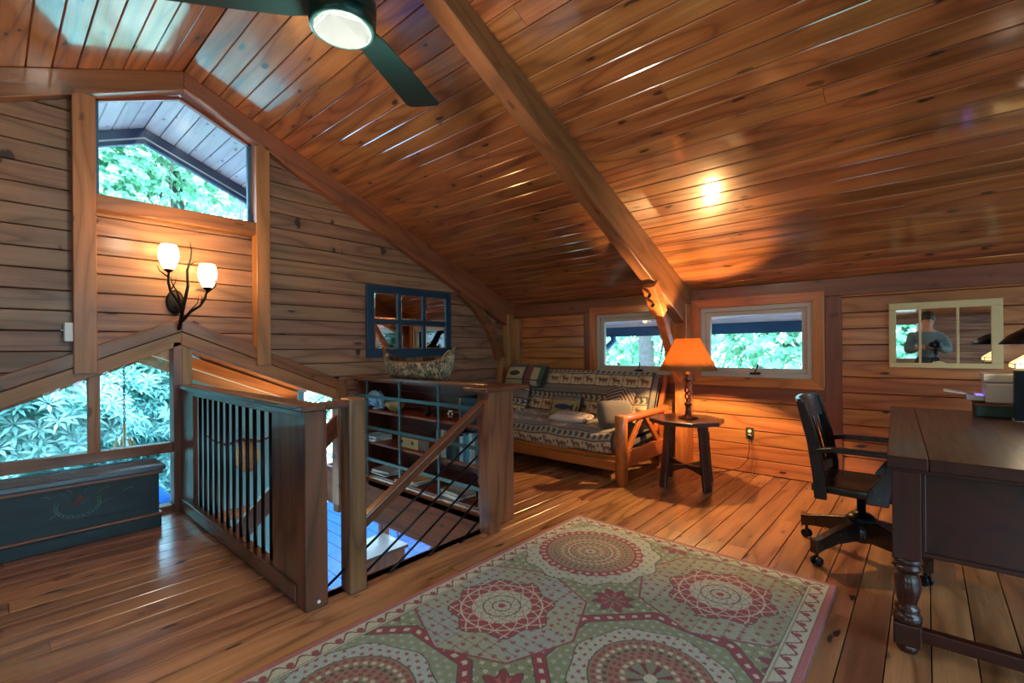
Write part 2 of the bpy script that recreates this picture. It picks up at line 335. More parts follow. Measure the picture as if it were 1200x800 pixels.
b = MB(); b.tube([(5.64, 3.18, 1.44), (5.66, 3.18, 1.34), (5.62, 3.24, 1.27), (5.45, 3.45, 1.14), (5.34, 3.56, 1.03), (5.3, 3.6, .9), (5.3, 3.6, -.8)], .04, 12)
b.build('downspout', 'blue', ev, True)
# ---------------------------------------------------------------- walls
BH = .1395
def wall_boards(parent, fn, z0, z1, y, mat, th=.03, xdir=(1, 0, 0), org=(0, 0, 0), bh=BH):
    """fn(za, zb) -> list of 2-D polygons (s, z); s along xdir from org"""
    xd = Vector(xdir); nrm = Vector((0, 1, 0)) if abs(xd.x) > .5 else Vector((1, 0, 0))
    k = 0
    while z0 + k * bh < z1:
        za, zb = z0 + k * bh + .003, z0 + (k + 1) * bh - .003; k += 1
        for poly in fn(za, min(zb, z1)):
            if len(poly) < 3: continue
            ss = [p[0] for p in poly]
            if max(ss) - min(ss) < .02: continue
            rect = len(poly) == 4 and abs(poly[0][0] - poly[3][0]) < 1e-6 and abs(poly[1][0] - poly[2][0]) < 1e-6 and abs(poly[2][1]-poly[3][1]) < 1e-6
            if rect:
                L = poly[1][0] - poly[0][0]; p = Vector(org) + xd * poly[0][0] + Vector((0, 0, poly[0][1])) + nrm * y
                mw = frame(xd, (0, 0, 1), p)
                if mw.col[2].xyz.dot(nrm) < 0: mw = mw @ Matrix.Translation((0, 0, -th))
                board('board', L, poly[2][1] - poly[1][1], th, mat, parent, mw, .005)
            else:
                pts = [Vector(org) + xd * s + Vector((0, 0, z)) + nrm * y for s, z in poly]
                prism('board', pts, nrm * th, mat, parent, xd, .004)
def rect(a, b, za, zb): return [(a, za), (b, za), (b, zb), (a, zb)]
gw = empty('wall_gable', (1, YW, 0), 'far gable wall of horizontal knotty pine boards', kind='structure')
def low(x): return 1.46 - .42 * abs(x - 1.01)
def f_left(za, zb):
    p = rect(XL, .42, za, zb); p = clip(p, (-SL, 1), ZR - SL * XR + .0)            # below the roof: z <= ZR + SL*(x-XR)
    if zb < low(.42): p = clip(p, (1, -(1 / .42)), 1.01 - 1.46 / .42)              # above the lower rafter
    else: p = clip(p, (.42, -1), .42 * 1.01 - 1.46)
    return [p]
wall_boards(gw, f_left, 0, 3.2, YW, 'wall')
wall_boards(gw, lambda a, b_: [rect(.49, 1.57, max(a, 1.27), b_)] if b_ > 1.3 else [], 1.256, 2.27, YW + .025, 'wall')
def f_right(za, zb):
    xl = 1.63 if za > .92 else 2.36
    p = rect(xl, XK, za, zb); p = clip(p, (SL, 1), ZR + SL * XR)
    if za > .80 and xl < 2: p = clip(p, (-.42, -1), -.42 * 1.01 - 1.46)
    return [p]
wall_boards(gw, f_right, 0, 3.2, YW, 'wall')
box('backing', XL, .44, 4.49, 4.53, 1.25, 1.95, 'back', gw, bevel=0)
prism('backing', [(XL, 4.49, 0), (-2.2, 4.49, 0), (.4, 4.49, 1.2), (.4, 4.49, roof(.4) + .04), (XL, 4.49, roof(XL) + .04)], (0, .06, 0), 'back', gw, bevel=0)
prism('backing', [(1.64, 4.49, 1.2), (2.36, 4.49, .95), (2.36, 4.49, -.3), (XK + .1, 4.49, -.3), (XK + .1, 4.49, roof(XK) + .02), (1.64, 4.49, roof(1.64) + .04)], (0, .06, 0), 'back', gw, bevel=0)
box('backing', .48, 1.58, 4.51, 4.55, 1.32, 2.3, 'back', gw, bevel=0)
kw = empty('wall_right', (XK, 1, 0), 'low knee wall of horizontal knotty pine boards under the eaves', kind='structure')
def f_knee(za, zb):
    holes = [(.52, 1.9), (1.9, 3.24)] ; out = []
    if zb < .85: return [rect(YB, YW, za, zb)]
    return [rect(YB, .56, za, zb), rect(3.19, YW, za, zb)] + ([rect(1.7, 2.2, za, zb)] if False else [])
wall_boards(kw, f_knee, 0, 1.72, XK, 'kwall', xdir=(0, 1, 0))
box('backing', XK + .03, XK + .1, YB, YW + .1, -.3, .85, 'back', kw, bevel=0)
box('backing', XK + .03, XK + .1, YB, YW + .1, 1.7, 1.95, 'back', kw, bevel=0)
for y0, y1 in ((YB, .7), (1.82, 1.98), (3.08, YW + .1)): box('backing', XK + .03, XK + .1, y0, y1, .8, 1.75, 'back', kw, bevel=0)
# left and back walls (behind the camera, seen only in the mirrors)
lw = empty('wall_left', (XL, 0, 0), 'low pine knee wall on the left side of the loft', kind='structure')
wall_boards(lw, lambda a, b_: [rect(YB, YW, a, b_)] if not (.95 < (a + b_) / 2 < 1.66) else [rect(YB, -2.3, a, b_), rect(-1.2, .12, a, b_), rect(1.25, YW, a, b_)], 0, 1.84, XL - .03, 'wall', xdir=(0, 1, 0))
for y in (-2.36, -1.25, .06, 1.2): box('casing', XL - .03, XL + .02, y, y + .09, .9, 1.7, 'white', lw, 'z')
bwl = empty('wall_back', (1, YB, 0), 'pine gable wall behind the photographer with tall windows', kind='structure')
def f_back(za, zb):
    segs = [(XL, -1.0), (3.6, XK)] if .3 < (za + zb) / 2 < 2.35 else [(XL, XK)]
    out = []
    for s0, s1 in segs:
        p = clip(clip(rect(s0, s1, za, zb), (-SL, 1), ZR - SL * XR), (SL, 1), ZR + SL * XR); out.append(p)
    return out
wall_boards(bwl, f_back, 0, 3.45, YB - .03, 'wall')
for x in (-1.0, .5, 2.0, 3.5): box('mullion', x, x + .1, YB - .05, YB + .02, .3, 2.35, 'post', bwl, 'z')
box('backing', XL - .1, XL - .035, YB, YW + .1, -.3, .93, 'back', lw, bevel=0); box('backing', XL - .1, XL - .035, YB, YW + .1, 1.68, 1.95, 'back', lw, bevel=0)
for y0, y1 in ((YB, -2.3), (-1.2, .12), (1.25, YW)): box('backing', XL - .1, XL - .035, y0, y1, .9, 1.7, 'back', lw, bevel=0)
for x0, x1 in ((XL, -1.0), (3.6, XK)): prism('backing', [(x0, YB - .1, -.3), (x1, YB - .1, -.3), (x1, YB - .1, roof(x1) + .05), (x0, YB - .1, roof(x0) + .05)], (0, .06, 0), 'back', bwl, bevel=0)
prism('backing', [(-1.0, YB - .1, 2.37), (3.6, YB - .1, 2.37), (3.6, YB - .1, roof(3.6) + .05), (XR, YB - .1, ZR + .05), (-1.0, YB - .1, roof(-1) + .05)], (0, .06, 0), 'back', bwl, bevel=0)
box('backing', -1.0, 3.6, YB - .1, YB - .04, -.3, .3, 'back', bwl, bevel=0)
# ---------------------------------------------------------------- gable timber frame
tr = empty('trim_1', (1.03, YG, 0), 'gable timber frame of rafters, posts and window sill', kind='structure')
for sgn in (1, -1):
    x1 = XK if sgn > 0 else XL
    prism('rafter', [(XR, YG, ZR), (x1, YG, roof(x1)), (x1, YG, roof(x1) - .355), (XR, YG, ZR - .145)], (0, .13, 0), 'beam', tr, (x1 - XR, 0, roof(x1) - ZR), .006, 2)
box('post', .383, .506, YG, YG + .13, 1.095, roof(.44) - .17, 'post', tr, 'z', .004)
box('post', 1.557, 1.67, YG, YG + .13, 1.12, roof(1.6) - .17, 'post', tr, 'z', .004)
box('sill', .506, 1.557, YG + .02, YG + .15, 2.262, 2.372, 'beam', tr, 'x', .004)
for sgn in (1, -1):
    x1 = 2.36 if sgn > 0 else -1.6
    for z0, z1, yy, mt in ((0, -.1, 4.385, 'beam'), (-.104, -.21, 4.40, 'post')):
        a0 = (1.01, yy, 1.506 + z0); a1 = (x1, yy, 1.506 - .42 * abs(x1 - 1.01) + z0)
        prism('lower_rafter', [a0, a1, (a1[0], yy, a1[2] - (z0 - z1)), (a0[0], yy, a0[2] - (z0 - z1))], (0, .11, 0), mt, tr, (x1 - 1.01, 0, a1[2] - a0[2]), .004)
box('end_post', 2.30, 2.40, 4.37, 4.5, -.3, .95, 'beam', tr, 'z')
box('mullion', .462, .527, 4.44, 4.52, .45, 1.2, 'post', tr, 'z')
box('corner_post', .955, 1.015, 4.40, 4.53, -.3, 1.32, 'beam', tr, 'z')
box('corner_post', 1.015, 1.085, 4.42, 4.53, -.3, 1.30, 'post', tr, 'z')
box('window_rail', -2.4, .955, 4.43, 4.52, .456, .533, 'beam', tr, 'x')
box('floor_rail', -2.4, .955, 4.43, 4.54, 0, .04, 'beam', tr, 'x')
# corner post and curved brace by the knee wall
box('corner_post', 4.80, 4.90, 4.33, 4.45, 0, 1.72, 'post', tr, 'z', .005)
box('corner_post', 4.90, XK, 4.25, 4.45, 0, 1.66, 'post', tr, 'z', .005)
def curved(name, pts, wd, y0, th, mat, parent):
    """curved timber in the xz plane: centre line pts, depth wd"""
    P = [Vector(p) for p in pts]; L_, R_ = [], []
    for i, p in enumerate(P):
        d = (P[min(i + 1, len(P) - 1)] - P[max(i - 1, 0)]).normalized(); n = Vector((-d.y, d.x)); L_.append(p + n * wd / 2); R_.append(p - n * wd / 2)
    poly = L_ + R_[::-1]; n = len(P); v = [(q.x, y0, q.y) for q in poly] + [(q.x, y0 + th, q.y) for q in poly]; m_ = len(poly)
    f = [(i, i + 1, m_ - 2 - i, m_ - 1 - i) for i in range(n - 1)] + [(m_ + i, m_ + m_ - 1 - i, m_ + m_ - 2 - i, m_ + i + 1) for i in range(n - 1)] + [(i, (i + 1) % m_, m_ + (i + 1) % m_, m_ + i) for i in range(m_)]
    return mesh(name, v, f, mat, parent, bevel=.005)
curved('brace', [(3.98, 1.98), (4.25, 1.80), (4.48, 1.55), (4.62, 1.32), (4.70, 1.10)], .13, YG + .01, .1, 'beam', tr)
box('brace_block', 4.68, 4.80, YG, YG + .1, 0, 1.12, 'post', tr, 'z')
# ---------------------------------------------------------------- roof truss over the room
tt = empty('trim_2', (4.9, 1.93, 0), 'heavy pine rafter crossing the ceiling down to a post by the lamp', kind='structure')
prism('rafter', [(XR, 1.87, ZR), (XK, 1.87, roof(XK) + .01), (XK, 1.87, 1.42), (XR, 1.87, 3.333)], (0, .12, 0), 'beam', tt, (1, 0, -SL), .008, 2)
prism('rafter', [(XR, 1.87, ZR), (XL, 1.87, roof(XL)), (XL, 1.87, 1.42), (XR, 1.87, 3.333)], (0, .12, 0), 'beam', tt, (-1, 0, -SL), .008, 2)
box('post', 4.82, XK, 1.86, 1.99, 0, 1.70, 'casing', tt, 'z', .005)
box('post_base', 4.79, XK, 1.83, 2.02, 0, .03, 'casing', tt, 'y', .004)
br = curved('brace', [(4.15, 1.80), (4.27, 1.66), (4.40, 1.48), (4.56, 1.24), (4.80, .90)], .085, 1.89, .08, 'casing', tt)
curved('brace_head', [(4.10, 1.84), (4.20, 1.72), (4.31, 1.575)], .105, 1.86, .13, 'casing', tt)
b = MB()
for x, z in ((4.12, 1.76), (4.19, 1.675)):
    d = Vector((-.72, 0, -.69)); c = Vector((x - .02, 1.92, z - .02)); b.tube([c, c + d * .03], .016, 6)
b.build('bolt', 'iron', tt)
# ---------------------------------------------------------------- knee wall flat boards and windows
t3 = empty('trim_3', (XK, 1, 1.7), 'flat reddish frieze and stud boards on the knee wall', kind='structure')
box('frieze', XK - .03, XK + .02, YB, YW, 1.69, 1.845, 'frieze', t3, 'y', .004)
box('stud_board', XK - .012, XK + .03, .552, .675, 0, 1.69, 'frieze', t3, 'z', .003)
box('stud_board', XK - .012, XK + .03, 3.12, 3.22, 0, 1.69, 'frieze', t3, 'z', .003)
box('apron_board', XK - .012, XK + .03, .675, 1.86, .735, .858, 'frieze', t3, 'y', .003)
box('apron_board', XK - .012, XK + .03, 1.99, 3.12, .735, .858, 'frieze', t3, 'y', .003)
def knee_window(name, y0, y1, z0, z1, label, crank_y):
    w_ = empty(name, (XK, (y0 + y1) / 2, z0), label, kind='structure'); x = XK - .035; t = .092
    for pts, g in (([(y0, z0), (y1, z0), (y1 - t, z0 + t), (y0 + t, z0 + t)], (0, 1, 0)), ([(y0, z1), (y1, z1), (y1 - t, z1 - t), (y0 + t, z1 - t)], (0, 1, 0)),
                   ([(y0, z0), (y0 + t, z0 + t), (y0 + t, z1 - t), (y0, z1)], (0, 0, 1)), ([(y1, z0), (y1 - t, z0 + t), (y1 - t, z1 - t), (y1, z1)], (0, 0, 1))):
        prism('casing', [(x, a_, c_) for a_, c_ in pts], (.05, 0, 0), 'casing', w_, g, .004, 2)
    def ring(nm, a0, a1, c0, c1, t_, x0, th, mat):
        mb = MB(); mb.box(x0, x0 + th, a0, a1, c0, c0 + t_); mb.box(x0, x0 + th, a0, a1, c1 - t_, c1); mb.box(x0, x0 + th, a0, a0 + t_, c0 + t_, c1 - t_); mb.box(x0, x0 + th, a1 - t_, a1, c0 + t_, c1 - t_)
        return mb.build(nm, mat, w_, bevel=.003)
    ring('window_frame', y0 + t, y1 - t, z0 + t, z1 - t, .045, x + .02, .09, 'vinyl')
    sash = ring('sash', y0 + t + .045, y1 - t - .045, z0 + t + .045, z1 - t - .045, .045, x + .045, .05, 'vinyl')
    mb = MB(); mb.box(x + .068, x + .074, y0 + t + .085, y1 - t - .085, z0 + t + .085, z1 - t - .085); mb.build('pane', 'glass', w_)
    cz = z0 + t + .03
    mb = MB(); mb.box(x - .005, x + .03, crank_y - .04, crank_y + .05, cz, cz + .02); mb.tube([(x - .005, crank_y, cz + .012), (x - .03, crank_y - .005, cz + .03), (x - .035, crank_y - .03, cz + .085), (x - .05, crank_y - .03, cz + .1)], .006, 8)
    mb.build('crank_handle', 'bronze', w_, True)
    mb = MB(); mb.box(x + .03, x + .055, y0 + t + .012, y0 + t + .03, z0 + t + .16, z0 + t + .25); mb.build('lock_lever', 'vinyl', w_, bevel=.003)
knee_window('window_1', .675, 1.86, .853, 1.742, 'awning window in mitred pine casing between lamp and cream mirror', 1.24)
knee_window('window_2', 1.99, 3.12, .853, 1.742, 'awning window in mitred pine casing above the futon', 2.46)
w3 = empty('window_3', (1.02, 4.5, 2.4), 'tall pentagonal window at the top of the gable', kind='structure')
zl, zr_ = roof(.53) - .19, roof(1.535) - .19
prism('pane', [(.506, 4.51, 2.36), (1.557, 4.51, 2.36), (1.557, 4.51, roof(1.55) - .17), (XR, 4.51, ZR - .17), (.506, 4.51, roof(.51) - .17)], (0, .006, 0), 'glass', w3, bevel=0)
for p, q, nm in (((.506, 2.372), (1.557, 2.372), 'x'), ((1.54, 2.37), (1.54, roof(1.54) - .165), 'z'), ((.52, 2.37), (.52, roof(.52) - .165), 'z'), ((XR, ZR - .17), (1.56, roof(1.56) - .175), 's'), ((XR, ZR - .17), (.5, roof(.5) - .175), 's')):
    beam('glazing_bead', (p[0], 4.49, p[1]), (q[0], 4.49, q[1]), .04, .028, 'blue' if nm in 'z' else 'frieze', w3, (0, 1, 0), .002)
w4 = empty('window_4', (0, 4.5, .5), 'low triangular windows under the lower rafters beside the stairwell', kind='structure')
def lowb(x): return 1.296 - .42 * abs(x - 1.01)
prism('pane', [(-1.9, 4.49, .5), (.49, 4.49, .5), (.49, 4.49, lowb(.49) + .05), (-.85, 4.49, lowb(-.85) + .05)], (0, .006, 0), 'glass', w4, bevel=0)
prism('pane', [(.5, 4.49, .5), (.97, 4.49, .5), (.97, 4.49, lowb(.97) + .05), (.5, 4.49, lowb(.5) + .05)], (0, .006, 0), 'glass', w4, bevel=0)
box('pane', -1.9, .96, 4.49, 4.496, .03, .47, 'glass', w4, bevel=0)
# ---------------------------------------------------------------- floor
fl = empty('floor', (1, 0, 0), 'wide varnished pine plank floor', kind='structure')
HX0, HX1, HY0 = 1.10, 2.47, 2.315
fw = .1375; y = YB; k = 0
offs = 1.093 - math.floor((1.093 - YB) / fw) * fw - fw
y = offs
while y < 4.44:
    y1 = min(y + fw, 4.45)
    hole = (y + y1) / 2 > HY0 - .05
    yy0 = y
    segs = [(XL, HX0 - .03), (HX1 + .03, XK)] if hole else [(XL, XK)]
    for s0, s1 in segs:
        cuts = [s0]; c = s0 + random.uniform(.8, 3.2)
        while c < s1 - .7: cuts.append(c); c += random.uniform(2.2, 3.6)
        cuts.append(s1)
        for c0, c1 in zip(cuts[:-1], cuts[1:]):
            board('plank', round(c1 - c0 - .0015, 2), y1 - y - .0045, .03, 'floor', fl, Matrix.Translation((c0, y, -.03)), .0018)
    y = y1; k += 1
box('subfloor', XL, HX0, YB, 4.6, -.08, -.032, 'back', fl, bevel=0)
box('subfloor', HX1, XK + .1, YB, 4.6, -.08, -.032, 'back', fl, bevel=0)
box('subfloor', HX0, HX1, YB, HY0 - .02, -.08, -.032, 'back', fl, bevel=0)
box('hole_trim', HX0 - .1, HX0, 2.31, 4.45, -.3, .012, 'rail', fl, 'y')
box('rim_joist', HX1, HX1 + .05, 2.2, 6.0, -.42, -.03, 'oldwood', fl, 'y')
box('rim_joist', HX0 - .05, HX1, HY0 - .06, HY0, -.3, -.0, 'floor', fl, 'x')
box('rim_joist', 2.36, 4.9, 4.5, 4.6, -.42, -.03, 'oldwood', fl, 'x')
# ---------------------------------------------------------------- stairwell bump-out beyond the gable, lower storey
bo = empty('wall_stairwell', (1.5, 6.1, -2.6), 'pale drywall and low gabled roof of the stairwell seen behind the balusters', kind='structure')
YS = 6.12
prism('drywall', [(1.40, YS, -2.6), (2.75, YS, -2.6), (2.75, YS, .85), (1.40, YS, 1.2)], (0, .1, 0), 'drywall', bo, (1, 0, 0), 0)
box('drywall', 1.0, 1.12, 4.56, YS + .1, -2.6, 1.25, 'drywall', bo, bevel=0) if False else None
box('trim', 1.40, 2.75, YS - .02, YS, -.74, -.62, 'casing', bo, 'x')
sdl = math.atan(.42)
for sgn in (1, -1):
    sd = Vector((sgn * math.cos(sdl), 0, -math.sin(sdl)))
    for i in range(13):
        p = Vector((1.01, 4.53, 1.40)) + sd * (i * .137 + .002); mw = frame((0, 1, 0), sd, p)
        if mw.col[2].z < 0: mw = mw @ Matrix.Translation((0, 0, -.02))
        board('board', 1.75, .132, .02, 'ceil', bo, mw, .0045)
    a0 = Vector((1.01, 6.02, 1.385)); a1 = a0 + sd * 1.75
    prism('rafter', [a0, a1, a1 - Z * .125, a0 - Z * .125], (0, .1, 0), 'casing', bo, sd)
    prism('rafter', [a0 - Z * .14, a1 - Z * .14, a1 - Z * .25, a0 - Z * .25], (0, .1, 0), 'post', bo, sd)
    prism('drip_trim', [a0 - Z * .127, a1 - Z * .127, a1 - Z * .138, a0 - Z * .138], (0, .03, 0), 'white', bo, sd, 0)
    q = [Vector((1.01, 4.6, 1.43)), Vector((1.01, 6.3, 1.43)), Vector((1.01, 6.3, 1.43)) + sd * 1.78, Vector((1.01, 4.6, 1.43)) + sd * 1.78]
    prism('roof_deck', q, (0, 0, .06), 'back', bo, (0, 1, 0), 0)
lamp('stairwell_fill_spot', 'SPOT', (2.42, 5.0, .30), 55, (1, .62, .25), rot=(R(168), 0, 0)).data.spot_size = R(120)  # added spot and hidden fixture, give the stairwell ceiling its orange glow
st = empty('uplight', (2.42, 5.0, -2.6), 'added slim bronze uplight hidden behind the newel post to make the stairwell ceiling glow', 'lamp')
b = MB(); b.lathe([(.03, 0), (.06, .05), (.065, .07), (.055, .07), (.02, .02)], (2.42, 5.0, .2), 16); b.build('cup', 'bronze', st, True)
b = MB(); b.tube([(2.42, 5.0, .21), (2.42, 5.0, -2.6)], .012, 6); b.build('pole', 'bronze', st)
ls = empty('floor_lower', (3, 3, -2.6), 'lower storey of the house seen through the stair opening', kind='structure')
box('slab', -1, 7.2, -1, 6.4, -2.72, -2.6, 'floor', ls, 'x', 0)
box('wall_panel', 2.75, 2.87, 6.1, 6.22, -2.6, -.4, 'white', ls, 'z'); box('lower_post', 3.9, 4.02, 6.1, 6.22, -2.6, -.4, 'beam', ls, 'z')
box('lower_post', 5.3, 5.42, 6.1, 6.22, -2.6, -.4, 'beam', ls, 'z')
box('header', 2.87, 7.2, 6.1, 6.25, -.55, -.3, 'beam', ls, 'x'); box('sill', 2.87, 7.2, 6.1, 6.25, -2.6, -2.5, 'beam', ls, 'x')
box('pane', 2.87, 7.2, 6.16, 6.168, -2.5, -.55, 'glass', ls, bevel=0)
box('wall_panel', 7.2, 7.3, -1, 6.3, -2.6, -.4, 'drywall', ls, bevel=0); box('wall_panel', -1.1, -1, -1, 6.3, -2.6, -.4, 'drywall', ls, bevel=0)
box('wall_panel', -1, 7.2, -1.1, -1, -2.6, -.4, 'drywall', ls, bevel=0)
box('wall_panel', -1, 1.12, 6.1, 6.2, -2.6, -1.6, 'drywall', ls, bevel=0)
lamp('lower_room_lamp', 'POINT', (1.7, 3.1, -1.5), 24, (1, .78, .55), .1)
dk = empty('deck', (3, 9, -2.7), 'blue-grey plank deck outside the lower storey', kind='structure')
for i in range(34):
    x0 = -1.4 + i * .3; mw = frame((0, 1, 0), (1, 0, 0), (x0, 6.4, -2.72))
    if mw.col[2].z < 0: mw = mw @ Matrix.Translation((0, 0, -.04))
    board('plank', 5.2, .285, .04, 'deck', dk, mw, .006)
pl = empty('landing', (.95, 5.8, -.4), 'blue-grey plank landing outside seen through the low pane beside the chest', kind='structure')
for i in range(5):
    mw = frame((0, 1, 0), (1, 0, 0), (.58 + i * .15, 4.7, -.37))
    if mw.col[2].z < 0: mw = mw @ Matrix.Translation((0, 0, -.03))
    board('plank', 2.5, .142, .03, 'deck', pl, mw, .005)
box('rail', .58, 1.33, 7.2, 7.26, -.37, -.1, 'deck', pl, 'x')
ct = empty('cupboard', (3.1, 5.05, -2.6), 'wooden cupboard in the room below, seen through the stair opening', 'cupboard')
box('top', 2.82, 3.42, 4.78, 5.32, -1.19, -1.15, 'espresso', ct); box('body', 2.85, 3.39, 4.81, 5.29, -2.6, -1.19, 'shelf', ct, 'z')
box('door', 2.83, 2.85, 4.83, 5.04, -2.5, -1.25, 'casing', ct, 'z'); box('door', 2.83, 2.85, 5.06, 5.27, -2.5, -1.25, 'casing', ct, 'z')
# patio chair on the deck
pc = empty('patio_chair', (5.6, 8.1, -2.68), 'dark metal patio chair on the deck below', 'chair')
for x, y in ((5.4, 7.9), (5.8, 7.9), (5.4, 8.3), (5.8, 8.3)): b = MB(); b.tube([(x, y, -2.68), (x, y, -2.25)], .015, 6); b.build('leg', 'iron', pc)
b = MB(); b.box(5.38, 5.82, 7.88, 8.32, -2.25, -2.22); b.build('seat', 'iron', pc)
b = MB(); 
for x in (5.4, 5.5, 5.6, 5.7, 5.8): b.tube([(x, 8.3, -2.22), (x, 8.36, -1.8)], .012, 6)
b.build('backrest', 'iron', pc)
# ---------------------------------------------------------------- antler mount on the stairwell wall
am = empty('antler_mount', (1.98, YS, .05), 'brown basket-like mount with branch antlers on the pale stairwell wall', 'wall decoration')
b = MB(); b.ball((2.03, YS - .09, .0), .13, 14, 10, (1, .55, 1.5))
rr = random.Random(3); b.v = [(x + rr.uniform(-.012, .012), y, z + rr.uniform(-.012, .012)) for x, y, z in b.v]; b.build('body', 'hide', am, True)
b = MB(); b.tube([(1.97, YS - .1, .2), (1.80, YS - .14, .17), (1.68, YS - .12, .23), (1.58, YS - .1, .33)], [.022, .017, .012, .005]); b.tube([(1.76, YS - .13, .18), (1.72, YS - .17, .27)], [.01, .003])
b.tube([(1.97, YS - .1, .2), (2.15, YS - .14, .16), (2.28, YS - .12, .19), (2.38, YS - .1, .27)], [.022, .017, .012, .005]); b.tube([(2.0, YS - .13, .2), (1.98, YS - .2, .34)], [.012, .003]); b.build('antler', 'oldwood', am, True)
# chandelier on a chain
ch = empty('hanging_candle_lantern', (.855, 5.75, .25), 'pale antler candle fixture hanging on a dark chain outside the low window', 'lantern')
b = MB()
for i in range(26):
    z = .56 + i * .032; b.tube([(.855 + (.008 if i % 2 else 0) * math.cos(t), 5.75 + (0 if i % 2 else .008) * math.cos(t), z + .02 * math.sin(t)) for t in [k * math.pi / 4 for k in range(9)]], .0035, 5, False)
b.build('chain', 'iron', ch)
b = MB()
for k in range(7):
    t = k * 2 * math.pi / 7; c, s = math.cos(t), math.sin(t); b.tube([(.855, 5.75, .3), (.855 + .05 * c, 5.75 + .05 * s, .26), (.855 + .08 * c, 5.75 + .08 * s, .32), (.855 + .06 * c, 5.75 + .06 * s, .43)], [.016, .013, .01, .004])
b.tube([(.855, 5.75, .28), (.855, 5.75, .56)], .012); b.build('antler_arms', 'cream', ch, True)
# ---------------------------------------------------------------- railings
r1 = empty('baluster_railing', (1.03, 2.25, 0), 'dark-stained railing with black iron balusters between chest and stairwell', 'railing')
box('newel_post', .992, 1.10, 2.20, 2.305, 0, .955, 'newel', r1, 'z', .004)
box('rail_board', .998, 1.03, 2.305, 2.61, .03, .93, 'newel', r1, 'z'); box('rail_board', .998, 1.03, 4.06, 4.38, .03, .93, 'newel', r1, 'z')
box('handrail', .975, 1.095, 2.19, 4.42, .955, .985, 'rail', r1, 'y', .006, 2); box('under_rail', 1.0, 1.06, 2.305, 4.40, .915, .955, 'rail', r1, 'y')
box('bottom_rail', .985, 1.05, 2.305, 4.38, .02, .10, 'rail', r1, 'y', .004)
ys = [2.706 + i * .1177 for i in range(12)]
b = MB(); b.tube([(1.03, 0, .09), (1.03, 0, .93)], .0115, 8); bal0 = b.build('baluster', 'iron', r1, True)
for i, yv in enumerate(ys):
    o = bal0 if i == 0 else bal0.copy()
    if i: COL.objects.link(o)
    o.matrix_basis = Matrix.Translation((0, yv, 0)); W[o.name] = o.matrix_basis.copy()
b = MB(); b.tube([(1.05, 2.198, .035), (1.05, 2.193, .035)], .008, 8); b.build('bolt', 'white', r1)
box('handrail', 1.095, 1.215, 2.19, 2.30, .955, .985, 'rail', r1, 'x', .005, 2)
r2 = empty('stair_cable_railing', (1.76, 2.24, 0), 'pine posts with sloping handrail and black cables beside the stair opening', 'railing')
prism('newel_post', [(1.211, 2.188, 0), (1.309, 2.188, 0), (1.309, 2.29, 0), (1.211, 2.29, 0)], (0, 0, 1.0), 'newel2', r2, (0, 0, 1), .012, 3)
box('newel_post', 2.212, 2.312, 2.178, 2.28, 0, .955, 'newel2', r2, 'z', .004)
box('newel_post', 2.33, 2.555, 2.265, 2.37, 0, .955, 'newel2', r2, 'z', .004)
beam('handrail', (2.25, 2.255, .885), (1.3, 2.255, .315), .055, .055, 'rail', r2, (0, 1, 0), .008, 2)
for z in (.66, .53, .39, .235, .09):
    xe = 1.1 if z > .6 else (1.1 if z > .3 else 1.3)
    xs = 2.17
    b = MB(); b.tube([(xs, 2.25, z), (xe, 2.25, z - (xs - xe) * .567)], .007, 8); b.build('cable', 'iron', r2, True)
r3 = empty('grid_railing', (2.5, 3.3, 0), 'grey-green steel grid railing in front of the open bookcase', 'railing')
for yv in (4.15, 3.6, 3.045, 2.5): beam('upright', (2.49, yv, .0), (2.49, yv, .955), .026, .012, 'teal', r3, (0, 1, 0), .001)
for z in (.79, .485, .175): beam('bar', (2.478, 2.37, z), (2.478, 4.34, z), .012, .03, 'teal', r3, (1, 0, 0), .001)
box('cap_rail', 2.44, 2.60, 2.392, 4.36, .955, .985, 'rail', r3, 'y', .005, 2)
box('cap_rail', 2.17, 2.60, 2.16, 2.39, .956, .986, 'rail', r2, 'x', .005, 2)
# stair stringers and treads going down
sr = empty('staircase', (1.6, 3.3, -1.0), 'dark wooden staircase going down beside the stair opening', 'stairs')
def sxy(x, dz=0): return -2.45 + (x + 1.6) * .72 + dz
beam('stringer', (1.2, 4.42, -.52), (2.44, 4.42, .62), .05, .16, 'rail', sr, (0, 1, 0))
for i in range(5):
    x = 1.15 - i * .27; z = -.75 - i * .19; box('tread', x - .3, x, 3.1, 4.1, z - .04, z, 'floor', sr, 'y', .006)
